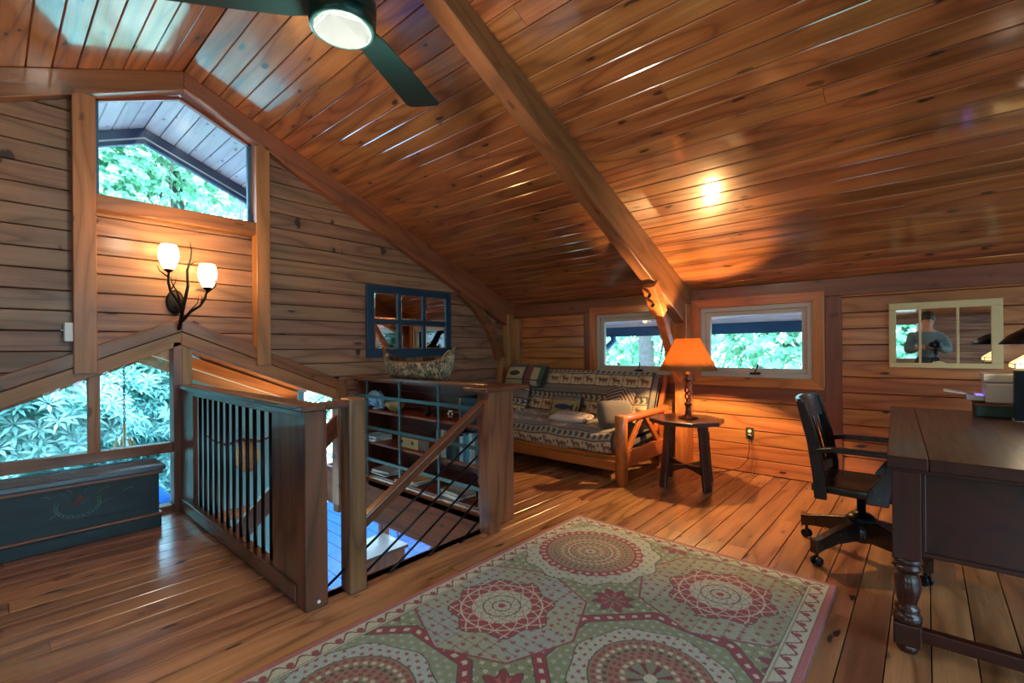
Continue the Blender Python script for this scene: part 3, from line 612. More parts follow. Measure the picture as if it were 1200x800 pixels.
# ---------------------------------------------------------------- bookcase
bk = empty('bookcase', (2.75, 3.4, 0), 'low dark pine bookcase behind the grid railing', 'bookcase')
BX0, BX1, BY0, BY1 = 2.50, 2.86, 2.60, 4.34
for z in (.0, .318, .632): box('shelf', BX0 + .01, BX1, BY0, BY1, z - .005, z + .018, 'shelf', bk, 'y', .003)
box('top', BX0, BX1, BY0, BY1, .93, .954, 'shelf', bk, 'y'); box('side', BX0 + .01, BX1, BY0 - .02, BY0, 0, .954, 'shelf', bk, 'z'); box('side', BX0 + .01, BX1, BY1, BY1 + .02, 0, .954, 'shelf', bk, 'z')
for i in range(7):
    box('back_board', BX1, BX1 + .015, BY0 - .02, BY1 + .02, .002 + i * .136, .134 + i * .136, 'frieze', bk, 'y')
def book(name, loc, d, col, label, group, rz=0, flat=False):
    """d = (thickness, depth, height)"""
    t_ = empty(name, loc, label, 'book', group, rz=rz)
    th, dp, hg = d; mat = col
    mw = W[t_.name] @ (Matrix.Rotation(R(90), 4, 'X') if flat else Matrix.Identity(4))
    b = MB(); b.box(-dp / 2, dp / 2, 0, .003, 0, hg); b.box(-dp / 2, dp / 2, th - .003, th, 0, hg); b.box(-dp / 2, -dp / 2 + .003, .003, th - .003, 0, hg); b.build('cover', mat, t_, mw=mw)
    b = MB(); b.box(-dp / 2 + .003, dp / 2 - .005, .003, th - .003, .004, hg - .004); b.build('pages', 'white', t_, mw=mw); return t_
for nm, c in (('book_blue', '#2f6f9e'), ('book_pale', '#8fc4dc'), ('book_dark', '#16232c'), ('book_teal', '#3c8fae'), ('book_grey', '#98a7ab'), ('book_green', '#1e4038'), ('book_red', '#6a2c22'), ('book_sand', '#b59a70')): M[nm] = plain(nm, c, .5)
seq = [('book_pale', .03, .22, 'pale blue'), ('book_teal', .025, .21, 'teal blue'), ('book_grey', .035, .23, 'pale grey'), ('book_pale', .028, .2, 'light blue'), ('book_dark', .07, .24, 'thick black'), ('book_green', .05, .2, 'dark green'), ('book_dark', .04, .22, 'black'), ('book_pale', .04, .2, 'pale blue'), ('book_blue', .03, .23, 'deep blue'), ('book_teal', .035, .22, 'teal'), ('book_pale', .035, .24, 'sky blue'), ('book_grey', .03, .2, 'grey'), ('book_blue', .03, .21, 'mid blue'), ('book_sand', .03, .19, 'sand-coloured')]
yy = 3.13
ordn = ['leftmost', 'second from left', 'third from left', 'fourth from left', 'fifth from left', 'sixth from left', 'seventh from left', 'eighth from left', 'ninth from left', 'tenth from left', 'eleventh from left', 'twelfth from left', 'thirteenth from left', 'rightmost']
for i, (mt, th, hg, cn) in enumerate(seq):
    yy -= th + .002
    book('book', (2.62, yy, .336), (th, .17, hg), mt, '%s upright book on the middle shelf, %s of the row' % (cn, ordn[i]), 'upright books on the middle shelf')
for i, (loc, d, mt, lb) in enumerate([((2.62, 4.0, .025), (.02, .22, .28), 'book_green', 'dark green book lying under the grey one on the bottom shelf'), ((2.62, 3.99, .046), (.025, .2, .26), 'book_grey', 'grey book on top of the green one on the bottom shelf'),
        ((2.61, 3.55, .025), (.02, .22, .3), 'book_pale', 'large pale book lying open-edged in the middle of the bottom shelf'), ((2.6, 3.52, .046), (.022, .2, .26), 'book_sand', 'sand-coloured book lying on the large pale book'),
        ((2.6, 2.95, .025), (.03, .2, .28), 'book_pale', 'pale blue book lying on the bottom shelf near the pine posts'), ((2.6, 2.94, .056), (.02, .19, .25), 'book_grey', 'thin grey book on the pale blue book near the pine posts'),
        ((2.62, 4.2, .336), (.03, .22, .26), 'book_blue', 'blue book lying at the left end of the middle shelf'), ((2.62, 4.18, .367), (.02, .2, .24), 'book_pale', 'light blue magazine on the blue book at the left end')]):
    book('book', (loc[0], loc[1] - d[2] / 2, loc[2]), d, mt, lb, 'books lying flat on the shelves', flat=True, rz=0) if False else None
    t_ = empty('book', (loc[0], loc[1], loc[2]), lb, 'book', 'books lying flat on the shelves', rz=R(random.uniform(-8, 8)))
    mw = W[t_.name]; b = MB(); b.box(-d[1] / 2, d[1] / 2, -d[2] / 2, d[2] / 2, 0, .003); b.box(-d[1] / 2, d[1] / 2, -d[2] / 2, d[2] / 2, d[0] - .003, d[0]); b.build('cover', mt, t_, mw=mw)
    b = MB(); b.box(-d[1] / 2 + .003, d[1] / 2 - .004, -d[2] / 2 + .004, d[2] / 2 - .004, .003, d[0] - .003); b.build('pages', 'white', t_, mw=mw)
t_ = empty('latched_box', (2.62, 3.6, .336), 'small brown suitcase-like box with cream front and latches on the middle shelf', 'box')
box('body', 2.55, 2.75, 3.25, 3.72, .337, .44, 'shelf', t_, 'y', .006, 2); box('front_panel', 2.544, 2.55, 3.40, 3.71, .342, .435, 'cream', t_, 'y')
for yv in (3.47, 3.63): box('latch', 2.538, 2.544, yv, yv + .025, .38, .41, 'bronze', t_)
t_ = empty('binder_box', (2.62, 2.75, .65), 'dark navy box with pale studded edge on the upper shelf', 'box')
box('body', 2.54, 2.78, 2.62, 2.84, .651, .86, 'navy', t_, 'y', .004)
b = MB(); [b.ball((2.536, 2.83, .665 + i * .022), .008, 6, 4) for i in range(9)]; b.build('studs', 'cream', t_, True)
t_ = empty('bowl', (2.62, 3.86, .652), 'pale green rounded bowl on the upper shelf', 'bowl')
b = MB(); b.lathe([(.03, 0), (.045, .004), (.09, .05), (.095, .1), (.088, .1), (.08, .05), (.03, .012)], (2.62, 3.86, .651), 20); b.build('shell', 'cream', t_, True)
b = MB(); b.lathe([(.088, .096), (.097, .1), (.09, .106)], (2.62, 3.86, .651), 20); b.build('rim', 'teal', t_, True)
t_ = empty('shell_ornament', (2.62, 4.14, .652), 'pale blue ruffled glass ornament on the upper shelf', 'ornament')
b = MB(); n = 26
for i in range(n):
    t = i * math.pi / (n - 1); b.tube([(2.6, 4.14, .68), (2.58 + .02 * math.cos(i * 2.1), 4.14 + .15 * math.cos(t), .68 + .16 * math.sin(t))], [.006, .018], 6)
a = plain('blue_glass', '#7fb6dd', .2); M['bglass'] = a; b.build('ruffle', 'bglass', t_, True); b = MB(); b.lathe([(.05, 0), (.05, .012), (.015, .03), (.015, .06)], (2.6, 4.14, .651), 16); b.build('foot', 'bglass', t_, True)
t_ = empty('iron_figurine', (2.6, 3.28, .652), 'dark metal figurine with round weights on the upper shelf', 'figurine')
b = MB(); b.ball((2.6, 3.33, .68), .03); b.ball((2.6, 3.2, .685), .03); b.tube([(2.6, 3.33, .68), (2.6, 3.3, .75), (2.6, 3.24, .76), (2.6, 3.2, .685)], .012); b.tube([(2.6, 3.38, .77), (2.6, 3.18, .76)], .014); b.build('body', 'iron', t_, True)
t_ = empty('flower_figurine', (2.6, 3.0, .652), 'tiny pale flower figurine on the upper shelf', 'figurine')
b = MB(); [b.ball((2.58, 3.0 + .025 * math.cos(k * 1.05), .70 + .025 * math.sin(k * 1.05)), .01, 6, 5) for k in range(6)]; b.build('petals', 'white', t_, True); b = MB(); b.tube([(2.58, 3, .651), (2.58, 3, .7)], .005); b.build('stem', 'iron', t_)
# ---------------------------------------------------------------- birch canoe
cn = empty('birch_canoe', (2.56, 3.42, .985), 'birch-bark toy canoe filled with pine cones on the railing top', 'canoe')
a = NT('birch_bark'); tc = a.n('ShaderNodeTexCoord'); f1 = a.noise(tc.outputs['Object'], 16, 8, .4); f2 = a.noise(tc.outputs['Object'], 3, 2, 0, (.2, 3, .3)); f3 = a.noise(tc.outputs['Object'], 60, 4)
c_ = a.mix(a.ramp(f1, .42, .62), hexc('#24251f'), hexc('#a39c84')); c_ = a.mix(a.ramp(f2, .42, .58), c_, a.mix(.65, c_, hexc('#4c5347'))); c_ = a.mix(a.ramp(f3, .55, .7), c_, hexc('#c9c2a4')); a.set(Base_Color=c_, Roughness=.8); M['birch'] = a.m
def canoe_pt(s, q):
    # s in -1..1 along y, q in -1..1 round the section
    L = .53; ymid = 3.42; rise = .15 + .13 * abs(s) ** 5 ; halfw = .085 * (1 - abs(s) ** 2.6) + .002
    a_ = q * math.pi / 2; zz = rise * (1 - math.cos(a_) ** .8) ; yy = ymid + s * (L - .05 * math.cos(a_) * (abs(s) ** 2))
    if abs(s) > .999: pass
    return (2.545 + halfw * math.sin(a_), yy + 0, .987 + max(0, (abs(s) - .75)) * .25 * math.cos(a_) + zz * (1 if True else 0))
ns, nq = 40, 14; v = [canoe_pt(-1 + 2 * i / ns, -1 + 2 * j / nq) for i in range(ns + 1) for j in range(nq + 1)]
f = [(i * (nq + 1) + j, i * (nq + 1) + j + 1, (i + 1) * (nq + 1) + j + 1, (i + 1) * (nq + 1) + j) for i in range(ns) for j in range(nq)]
mesh('hull', v, f, 'birch', cn, smooth=True, solid=.006)
for q in (-1, 1):
    b = MB(); b.tube([canoe_pt(-1 + 2 * i / ns, q) for i in range(ns + 1)], .006, 6); b.build('gunwale', 'shelf', cn, True)
def cone_mesh():
    b = MB(); b.lathe([(.004, -.03), (.02, -.02), (.022, .0), (.012, .025), (.002, .035)], (0, 0, 0), 10)
    for k in range(46):
        t = k * 2.399; z = -.028 + k * .0013; r0 = .024 * math.sin(math.pi * min(1, (k + 6) / 56)) + .003; c, s = math.cos(t), math.sin(t); px_, py_ = -s, c; r1 = r0 + .012
        b.add([(c * r0 * .5, s * r0 * .5, z), (c * r1 + px_ * .007, s * r1 + py_ * .007, z + .006), (c * (r1 + .003), s * (r1 + .003), z + .011), (c * r1 - px_ * .007, s * r1 - py_ * .007, z + .006)], [(0, 1, 2, 3)])
    return b
M['cone'] = plain('pine_cone', '#3a2a22', .8, 0, .4, 60)
cm = None
for i, (x, yv, z) in enumerate([(2.54, 3.80, 1.135), (2.56, 3.71, 1.14), (2.53, 3.62, 1.12), (2.55, 3.28, 1.135), (2.54, 3.18, 1.13), (2.56, 3.10, 1.12)]):
    lb = ['pine cone at the left tip of the canoe', 'pine cone second from the left tip in the canoe', 'pine cone left of the greenery in the canoe', 'pine cone right of the greenery in the canoe', 'pine cone second from the right tip in the canoe', 'pine cone at the right tip of the canoe'][i]
    if cm is None:
        cm = cone_mesh().build('pine_cone', 'cone'); o = cm
    else: o = cm.copy(); COL.objects.link(o)
    o.matrix_basis = Matrix.Translation((x, yv, z + .018)) @ Matrix.Rotation(i * 1.3, 4, 'X') @ Matrix.Rotation(i, 4, 'Y'); tag(o, lb, 'pine cone', 'pine cones in the canoe')
M['fir'] = leaf_mat('fir_green', hexc('#16402c'), hexc('#3f7a55'), .1)
b = MB()
for k in range(260):
    y0 = rng.uniform(3.33, 3.58); x0 = 2.545 + rng.uniform(-.05, .05); z0 = 1.10 + rng.uniform(0, .05); d = rng.normal(size=3) * .022; d[2] = abs(d[2]) * .7
    b.add([(x0, y0, z0), (x0 + d[0] + .002, y0 + d[1], z0 + d[2]), (x0 + d[0], y0 + d[1] + .003, z0 + d[2])], [(0, 1, 2)])
b.build('greenery', 'fir', cn)
b = MB(); b.tube([(2.5, 3.02, 1.13), (2.5, 2.98, 1.2), (2.52, 2.94, 1.24), (2.54, 2.93, 1.2), (2.55, 2.98, 1.12)], .003, 6); b.build('wire_loop', 'cream', cn, True)
# ---------------------------------------------------------------- chest
cs = empty('blanket_chest', (.1, 4.1, 0), 'long low dark teal painted chest with faded wreath under the window', 'chest')
CX0, CX1, CY0, CY1 = -.85, .80, 4.10, 4.41
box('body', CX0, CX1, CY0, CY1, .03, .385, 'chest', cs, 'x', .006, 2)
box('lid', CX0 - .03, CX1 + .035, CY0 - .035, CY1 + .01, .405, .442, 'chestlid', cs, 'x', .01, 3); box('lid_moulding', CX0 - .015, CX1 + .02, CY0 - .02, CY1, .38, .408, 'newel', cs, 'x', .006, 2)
box('base_moulding', CX0 - .018, CX1 + .018, CY0 - .018, CY1, .085, .105, 'newel', cs, 'x', .006, 2); box('plinth', CX0 - .012, CX1 + .012, CY0 - .012, CY1, .0, .086, 'chest', cs, 'x', .005)
b = MB()
for i in range(16):
    t = math.pi * (1.0 + 1.15 * i / 15) - .25; cx_, cz = .375 + .105 * math.cos(t), .262 + .075 * math.sin(t)
    b.tube([(cx_ + .016 * math.cos(q) * math.cos(t + 1.57) - .008 * math.sin(q) * math.sin(t + 1.57), CY0 - .001, cz + .016 * math.cos(q) * math.sin(t + 1.57) + .008 * math.sin(q) * math.cos(t + 1.57)) for q in [k * math.pi / 4 for k in range(9)]], .0014, 4, False)
for (x0, z0, x1, z1) in ((.33, .31, .29, .35), (.40, .33, .43, .37), (.47, .32, .53, .345), (.48, .24, .55, .265), (.30, .22, .24, .205), (.35, .34, .32, .37), (.25, .33, .21, .345), (.60, .30, .66, .315), (.39, .26, .43, .29)):
    b.tube([(x0, CY0 - .001, z0), ((x0 + x1) / 2, CY0 - .001, (z0 + z1) / 2 + .008), (x1, CY0 - .001, z1)], .0014, 4)
M['paint'] = plain('faded_paint', '#5f8474', .6, 0, .5, 40); M['paint2'] = plain('faded_red_paint', '#5c2f2a', .6, 0, .4, 40)
b.build('painted_wreath', 'paint', cs)
b = MB(); [b.lathe([(.014, 0), (.014, .002)], (0, 0, 0), 8) for _ in range(1)]; b.v = [(.36 + x, CY0 - .001 - z, .27 + yv) for x, yv, z in b.v]
b2 = MB(); b2.lathe([(.02, 0), (.02, .0015)], (0, 0, 0), 10); b2.v = [(.385 + x, CY0 - .001 - z, .30 + yv) for x, yv, z in b2.v]; b.add(b2.v, b2.f); b.build('painted_flower', 'paint2', cs)
# ---------------------------------------------------------------- wall mirrors
wm = empty('window_frame_mirror', (3.24, 4.44, 1.17), 'six-pane mirror in a dark blue window frame on the gable wall', 'mirror')
px_ = [2.745, 3.04, 3.085, 3.385, 3.43, 3.735]; mx0, mx1, mz0, mz1 = 2.655, 3.815, 1.165, 1.94; y0 = 4.41
for a0, a1, g in ((mz1 - .07, mz1, 'x'), (mz0, mz0 + .085, 'x')): box('frame_rail', mx0, mx1, y0, y0 + .035, a0, a1, 'navy', wm, 'x')
for a0, a1 in ((mx0, px_[0]), (px_[5], mx1)): box('frame_stile', a0, a1, y0, y0 + .035, mz0 + .085, mz1 - .07, 'navy', wm, 'z')
for a0, a1 in ((px_[1], px_[2]), (px_[3], px_[4])): box('muntin', a0, a1, y0 + .003, y0 + .033, mz0 + .085, mz1 - .07, 'navy', wm, 'z')
box('muntin', px_[0], px_[5], y0 + .002, y0 + .032, 1.533, 1.58, 'navy', wm, 'x')
for z0, z1 in ((1.25, 1.533), (1.58, 1.87)):
    for k in range(3):
        x0, x1 = px_[2 * k], px_[2 * k + 1]; e = .018; v = [(x0, y0 + .018, z0), (x1, y0 + .018, z0), (x1, y0 + .018, z1), (x0, y0 + .018, z1), (x0 + e, y0 + .014, z0 + e), (x1 - e, y0 + .014, z0 + e), (x1 - e, y0 + .014, z1 - e), (x0 + e, y0 + .014, z1 - e), (x0, y0 + .03, z0), (x1, y0 + .03, z0), (x1, y0 + .03, z1), (x0, y0 + .03, z1)]
        mesh('mirror_pane', v, [(4, 5, 6, 7), (0, 1, 5, 4), (1, 2, 6, 5), (2, 3, 7, 6), (3, 0, 4, 7), (11, 10, 9, 8), (0, 8, 9, 1), (1, 9, 10, 2), (2, 10, 11, 3), (3, 11, 8, 0)], 'mirror', wm)
cmr = empty('cream_frame_mirror', (4.96, -.1, 1.06), 'three-pane mirror in a cream frame on the knee wall above the desk', 'mirror')
x = XK - .03; ya, yb, za, zb = .228, -.427, 1.066, 1.592
def ybox(nm, y_0, y_1, z0, z1, mat, g, par, dx=0, dxx=.03): return box(nm, x + dx, x + dxx, min(y_0, y_1), max(y_0, y_1), z0, z1, mat, par, g, .003)
ybox('frame_rail', ya, yb, zb - .055, zb, 'cream', 'y', cmr); ybox('frame_rail', ya, yb, za, za + .04, 'cream', 'y', cmr)
ybox('frame_stile', ya, ya - .045, za + .04, zb - .055, 'cream', 'z', cmr); ybox('frame_stile', yb, yb + .062, za + .04, zb - .055, 'cream', 'z', cmr)
for yv in (.035, -.185): ybox('muntin', yv - .008, yv + .008, za + .04, zb - .055, 'cream', 'z', cmr, .003)
for y_0, y_1 in ((.183, .043), (.027, -.177), (-.193, -.365)): ybox('mirror_pane', y_0, y_1, za + .04, zb - .055, 'mirror', 'y', cmr, .012, .025).modifiers.clear()
b = MB(); b.lathe([(.001, 0), (.05, .0), (.03, .012), (.001, .018)], (0, 0, 0), 14); b.v = [(x - .001 + yv * .1, -.075 + xx, za + .035 + abs(z) * 1.2) for xx, yv, z in b.v]; b.build('carved_crest', 'cream', cmr)
# ---------------------------------------------------------------- sconce, switch, outlet
sc_ = empty('branch_sconce', (.985, 4.44, 1.64), 'bronze branch wall sconce with two glowing white glass shades', 'wall lamp')
b = MB(); b.lathe([(.0, 0), (.062, 0), (.062, .012), (.05, .02), (.0, .022)], (0, 0, 0), 28); b.v = [(.985 + xx, YW + .022 - z, 1.64 + yv * 1.55) for xx, yv, z in b.v]; b.build('back_plate', 'bronze', sc_, True)
def br_(pts, r): b.tube(pts, r, 8)
b = MB()
br_([(.985, 4.36, 1.42), (.985, 4.30, 1.5), (1.0, 4.27, 1.62), (1.02, 4.25, 1.75), (1.015, 4.25, 1.87), (1.04, 4.25, 1.96), (1.045, 4.25, 2.03), (1.035, 4.25, 2.09)], [.013, .013, .012, .011, .009, .007, .005, .002])
br_([(1.02, 4.25, 1.9), (1.06, 4.25, 1.94), (1.1, 4.25, 1.95)], [.006, .004, .002])
br_([(.99, 4.29, 1.52), (.97, 4.24, 1.6), (.9, 4.21, 1.7), (.885, 4.2, 1.76), (.888, 4.2, 1.845)], [.012, .011, .01, .009, .008])
br_([(.9, 4.21, 1.7), (.93, 4.2, 1.77), (.935, 4.2, 1.81)], [.005, .003, .001]); br_([(.885, 4.2, 1.8), (.83, 4.19, 1.84), (.815, 4.19, 1.88)], [.006, .004, .002])
br_([(.98, 4.28, 1.60), (.95, 4.25, 1.7), (.92, 4.25, 1.76), (.91, 4.25, 1.81)], [.009, .006, .004, .002])
br_([(.99, 4.29, 1.48), (1.03, 4.24, 1.55), (1.09, 4.21, 1.6), (1.12, 4.2, 1.66), (1.135, 4.2, 1.73)], [.012, .011, .009, .009, .008])
br_([(1.09, 4.21, 1.6), (1.1, 4.2, 1.66), (1.09, 4.2, 1.69)], [.005, .004, .001]); br_([(1.03, 4.24, 1.56), (1.07, 4.2, 1.62), (1.08, 4.2, 1.69)], [.005, .003, .001]); br_([(1.13, 4.2, 1.7), (1.19, 4.19, 1.76), (1.17, 4.12, 1.79), (1.1, 4.12, 1.83), (1.07, 4.12, 1.84)], [.006, .005, .004, .003, .002])
br_([(.985, 4.44, 1.6), (.99, 4.28, 1.56)], .011)
b.build('branch', 'bronze', sc_, True)
for (x_, z_) in ((.888, 1.855), (1.137, 1.742)):
    b = MB(); b.lathe([(.012, -.02), (.03, -.004), (.032, .003), (.01, .004)], (x_, 4.2, z_), 16); b.build('cup', 'bronze', sc_, True)
    b = MB(); b.lathe([(.03, 0), (.046, .03), (.064, .085), (.066, .12), (.058, .165), (.05, .185), (.046, .183), (.055, .16), (.06, .12), (.055, .085), (.04, .035), (.02, .008)], (x_, 4.2, z_), 24); b.build('glass_shade', 'shadeglow', sc_, True)
    lamp('sconce_bulb', 'POINT', (x_, 4.2, z_ + .23), 8, (1, .52, .17), .05)
    lamp('sconce_bulb', 'POINT', (x_, 4.28, z_ + .05), 2.5, (1, .52, .17), .05)
sw = empty('light_switch', (.37, 4.44, 1.32), 'small white thermostat box on the wall left of the tall post', 'switch')
box('cover', .338, .383, 4.375, 4.45, 1.322, 1.452, 'white', sw, 'x', .006, 2); b = MB(); b.tube([(.34, 4.40, 1.395), (.322, 4.39, 1.4)], .005); b.build('lever', 'white', sw)
ou = empty('wall_outlet', (XK, 1.30, .33), 'dark wall outlet with white sockets and plugged lamp cord on knee wall', 'outlet')
M['olive'] = plain('outlet_plate', '#2f3622', .4)
box('plate', XK - .006, XK, 1.268, 1.34, .335, .45, 'olive', ou, 'z', .002)
for z in (.415, .368): b = MB(); b.lathe([(.0, 0), (.016, 0), (.016, .003), (0, .003)], (0, 0, 0), 14); b.v = [(XK - .006 - zz, 1.304 + xx, z + yv) for xx, yv, zz in b.v]; b.build('socket', 'white', ou)
b = MB(); b.box(XK - .04, XK - .008, 1.29, 1.318, .352, .378); b.build('plug', 'iron', ou, bevel=.004)
cd = MB(); cd.tube([(XK - .03, 1.304, .352), (4.95, 1.30, .24), (4.93, 1.31, .14), (4.9, 1.38, .05), (4.86, 1.5, .008), (4.75, 1.6, .006), (4.6, 1.62, .006), (4.5, 1.55, .05), (4.47, 1.52, .25), (4.42, 1.5, .45), (4.3, 1.6, .6)], .0035, 6)
tag(cd.build('lamp_cord', 'iron', None, True), 'thin dark lamp cord trailing from the outlet to the side table', 'cord')
cd = MB(); cd.tube([(XK - .01, 1.285, .34), (4.96, 1.26, .2), (4.965, 1.25, .1), (4.96, 1.262, .01)], .002, 6); tag(cd.build('thin_wire', 'frieze', None, True), 'thin brown wire hanging straight down below the outlet', 'cord')
# ---------------------------------------------------------------- ceiling fan
fn = empty('ceiling_fan', (1.02, 1.87, 2.62), 'dark teal ceiling fan with round light hanging from the ridge', 'fan')
fx, fy = 1.02, 1.87
b = MB(); b.lathe([(.118, 0), (.122, .006)], (fx, fy, 2.622), 40); b.build('light_disc', 'fanlight', fn)
b = MB(); b.lathe([(.122, .0), (.134, .004), (.138, .03), (.14, .05), (.132, .055), (.132, .075), (.14, .08), (.14, .13), (.1, .16), (.05, .2), (.03, .24)], (fx, fy, 2.622), 40); b.build('motor_housing', 'fan', fn, True)
b = MB(); b.tube([(fx, fy, 2.85), (fx, fy, 3.36)], .014, 10); b.build('downrod', 'fan', fn, True); b = MB(); b.lathe([(.02, 0), (.06, .02), (.07, .1)], (fx, fy, 3.33), 20); b.build('canopy', 'fan', fn, True)
for k, a0 in enumerate((27, 147, 267)):
    t = R(a0); mw = Matrix.Translation((fx, fy, 2.715)) @ Matrix.Rotation(t, 4, 'Z') @ Matrix.Rotation(R(8), 4, 'X')
    out = [(.12, -.055), (.22, -.078), (.5, -.095), (.78, -.108), (.80, -.10), (.815, -.085), (.835, .09), (.825, .11), (.80, .118), (.5, .1), (.22, .08), (.12, .055)]
    n = len(out); v = [(p, q, -.004) for p, q in out] + [(p, q, .004) for p, q in out]
    mesh('blade', v, [tuple(range(n))[::-1], tuple(range(n, 2 * n))] + [(i, (i + 1) % n, n + (i + 1) % n, n + i) for i in range(n)], 'blade', fn, mw, bevel=.002)
    b = MB(); b.box(.09, .25, -.03, .03, .004, .012); b.build('blade_arm', 'fan', fn, mw=mw)
lamp('fan_lamp', 'POINT', (fx, fy, 2.53), 50, (1, .86, .68), .11)
# ---------------------------------------------------------------- printed cloth helpers
def srgb(a): a = np.asarray(a, float); return np.where(a <= .04045, a / 12.92, ((a + .055) / 1.055) ** 2.4)
def H(h): h = h.lstrip('#'); return np.array([int(h[i:i+2], 16) / 255 for i in (0, 2, 4)])
def grid(name, P, C, mat, parent, closed_u=False, mw=None, extra=None, smooth=True):
    """P (nu,nv,3) points, C (nu,nv,3) sRGB print"""
    nu, nv = P.shape[:2]; idx = np.arange(nu * nv).reshape(nu, nv); a_ = idx if not closed_u else np.vstack([idx, idx[:1]])
    f = np.stack([a_[:-1, :-1], a_[1:, :-1], a_[1:, 1:], a_[:-1, 1:]], -1).reshape(-1, 4)
    me = bpy.data.meshes.new(name); me.vertices.add(nu * nv); me.vertices.foreach_set('co', P.reshape(-1).astype(np.float32))
    me.loops.add(f.size); me.loops.foreach_set('vertex_index', f.reshape(-1).astype(np.int32)); me.polygons.add(len(f)); me.polygons.foreach_set('loop_start', np.arange(0, f.size, 4, dtype=np.int32))
    me.update(calc_edges=True); at = me.color_attributes.new('print', 'FLOAT_COLOR', 'POINT')
    cc = np.ones((nu * nv, 4), np.float32); cc[:, :3] = srgb(C.reshape(-1, 3)); at.data.foreach_set('color', cc.reshape(-1))
    me.materials.append(M[mat]); me.polygons.foreach_set('use_smooth', [smooth] * len(me.polygons)); me.validate()
    o = bpy.data.objects.new(name, me); return link(o, parent, mw)
M['cloth'] = attr_mat('woven_tapestry', .95, .5, 300); M['pile'] = attr_mat('rug_pile', 1.0, .8, 420)
# ---------------------------------------------------------------- rug
RX0, RX1, RY0, RY1 = .45, 2.905, .345, 1.945
rg = empty('area_rug', ((RX0 + RX1) / 2, (RY0 + RY1) / 2, 0), 'sage green wool rug with red and cream medallions and pink edge', 'rug')
nu, nv = 680, 444; U, Vv = np.meshgrid(np.linspace(0, RX1 - RX0, nu), np.linspace(0, RY1 - RY0, nv), indexing='ij')
SAGE, LIGHT, CREAM, RED, DK, PINK, BLUE, BRN = H('#7f8a68'), H('#a3ad9c'), H('#b9bba3'), H('#8e3a42'), H('#474a3e'), H('#a8605f'), H('#93a8a6'), H('#8f6a58')
C = np.empty(U.shape + (3,)); C[:] = SAGE
def put(m, c): C[m] = c
def florets(u, v, sp, r, m, c, c2=None, jit=0, ph=0):
    row = np.floor(v / (sp * .866)); uu = (u + (row % 2) * sp / 2 + ph) % sp - sp / 2; vv2 = (v % (sp * .866)) - sp * .433; d = np.hypot(uu, vv2); a_ = np.arctan2(vv2, uu); k = r * (1 + .35 * np.cos(5 * a_))
    put(m & (d < k), c)
    if c2 is not None: put(m & (d < r * .35), c2)
# ground: little white blossoms and larger red flowers
allm = np.ones(U.shape, bool)
florets(U, Vv, .052, .0085, allm, H('#c3c9b4'), DK); florets(U + .026, Vv + .02, .052, .004, allm, DK)
gu, gv = .79, .755
cx0, cy0 = 1.97, 1.185
for i in range(-3, 3):
    for j in range(-2, 2):
        x0, y0_ = cx0 + (i + .5) * gu, cy0 + (j + .5) * gv - .0; d = np.hypot(U - x0, Vv - y0_); a_ = np.arctan2(Vv - y0_, U - x0)
        rr_ = .085 * (1 + .22 * np.cos(8 * a_)); put(d < rr_ + .005, DK); put(d < rr_, RED * .9); put((d < rr_ * .85) & (np.cos(8 * a_) < -.2), H('#a9605a')); put(d < .03, SAGE * .8); put(d < .015, RED)
def octm(x, y, r, rot=0):
    m_ = np.zeros(x.shape)
    for k in range(8): t = rot + k * math.pi / 4; m_ = np.maximum(m_, x * math.cos(t) + y * math.sin(t))
    return m_ / r
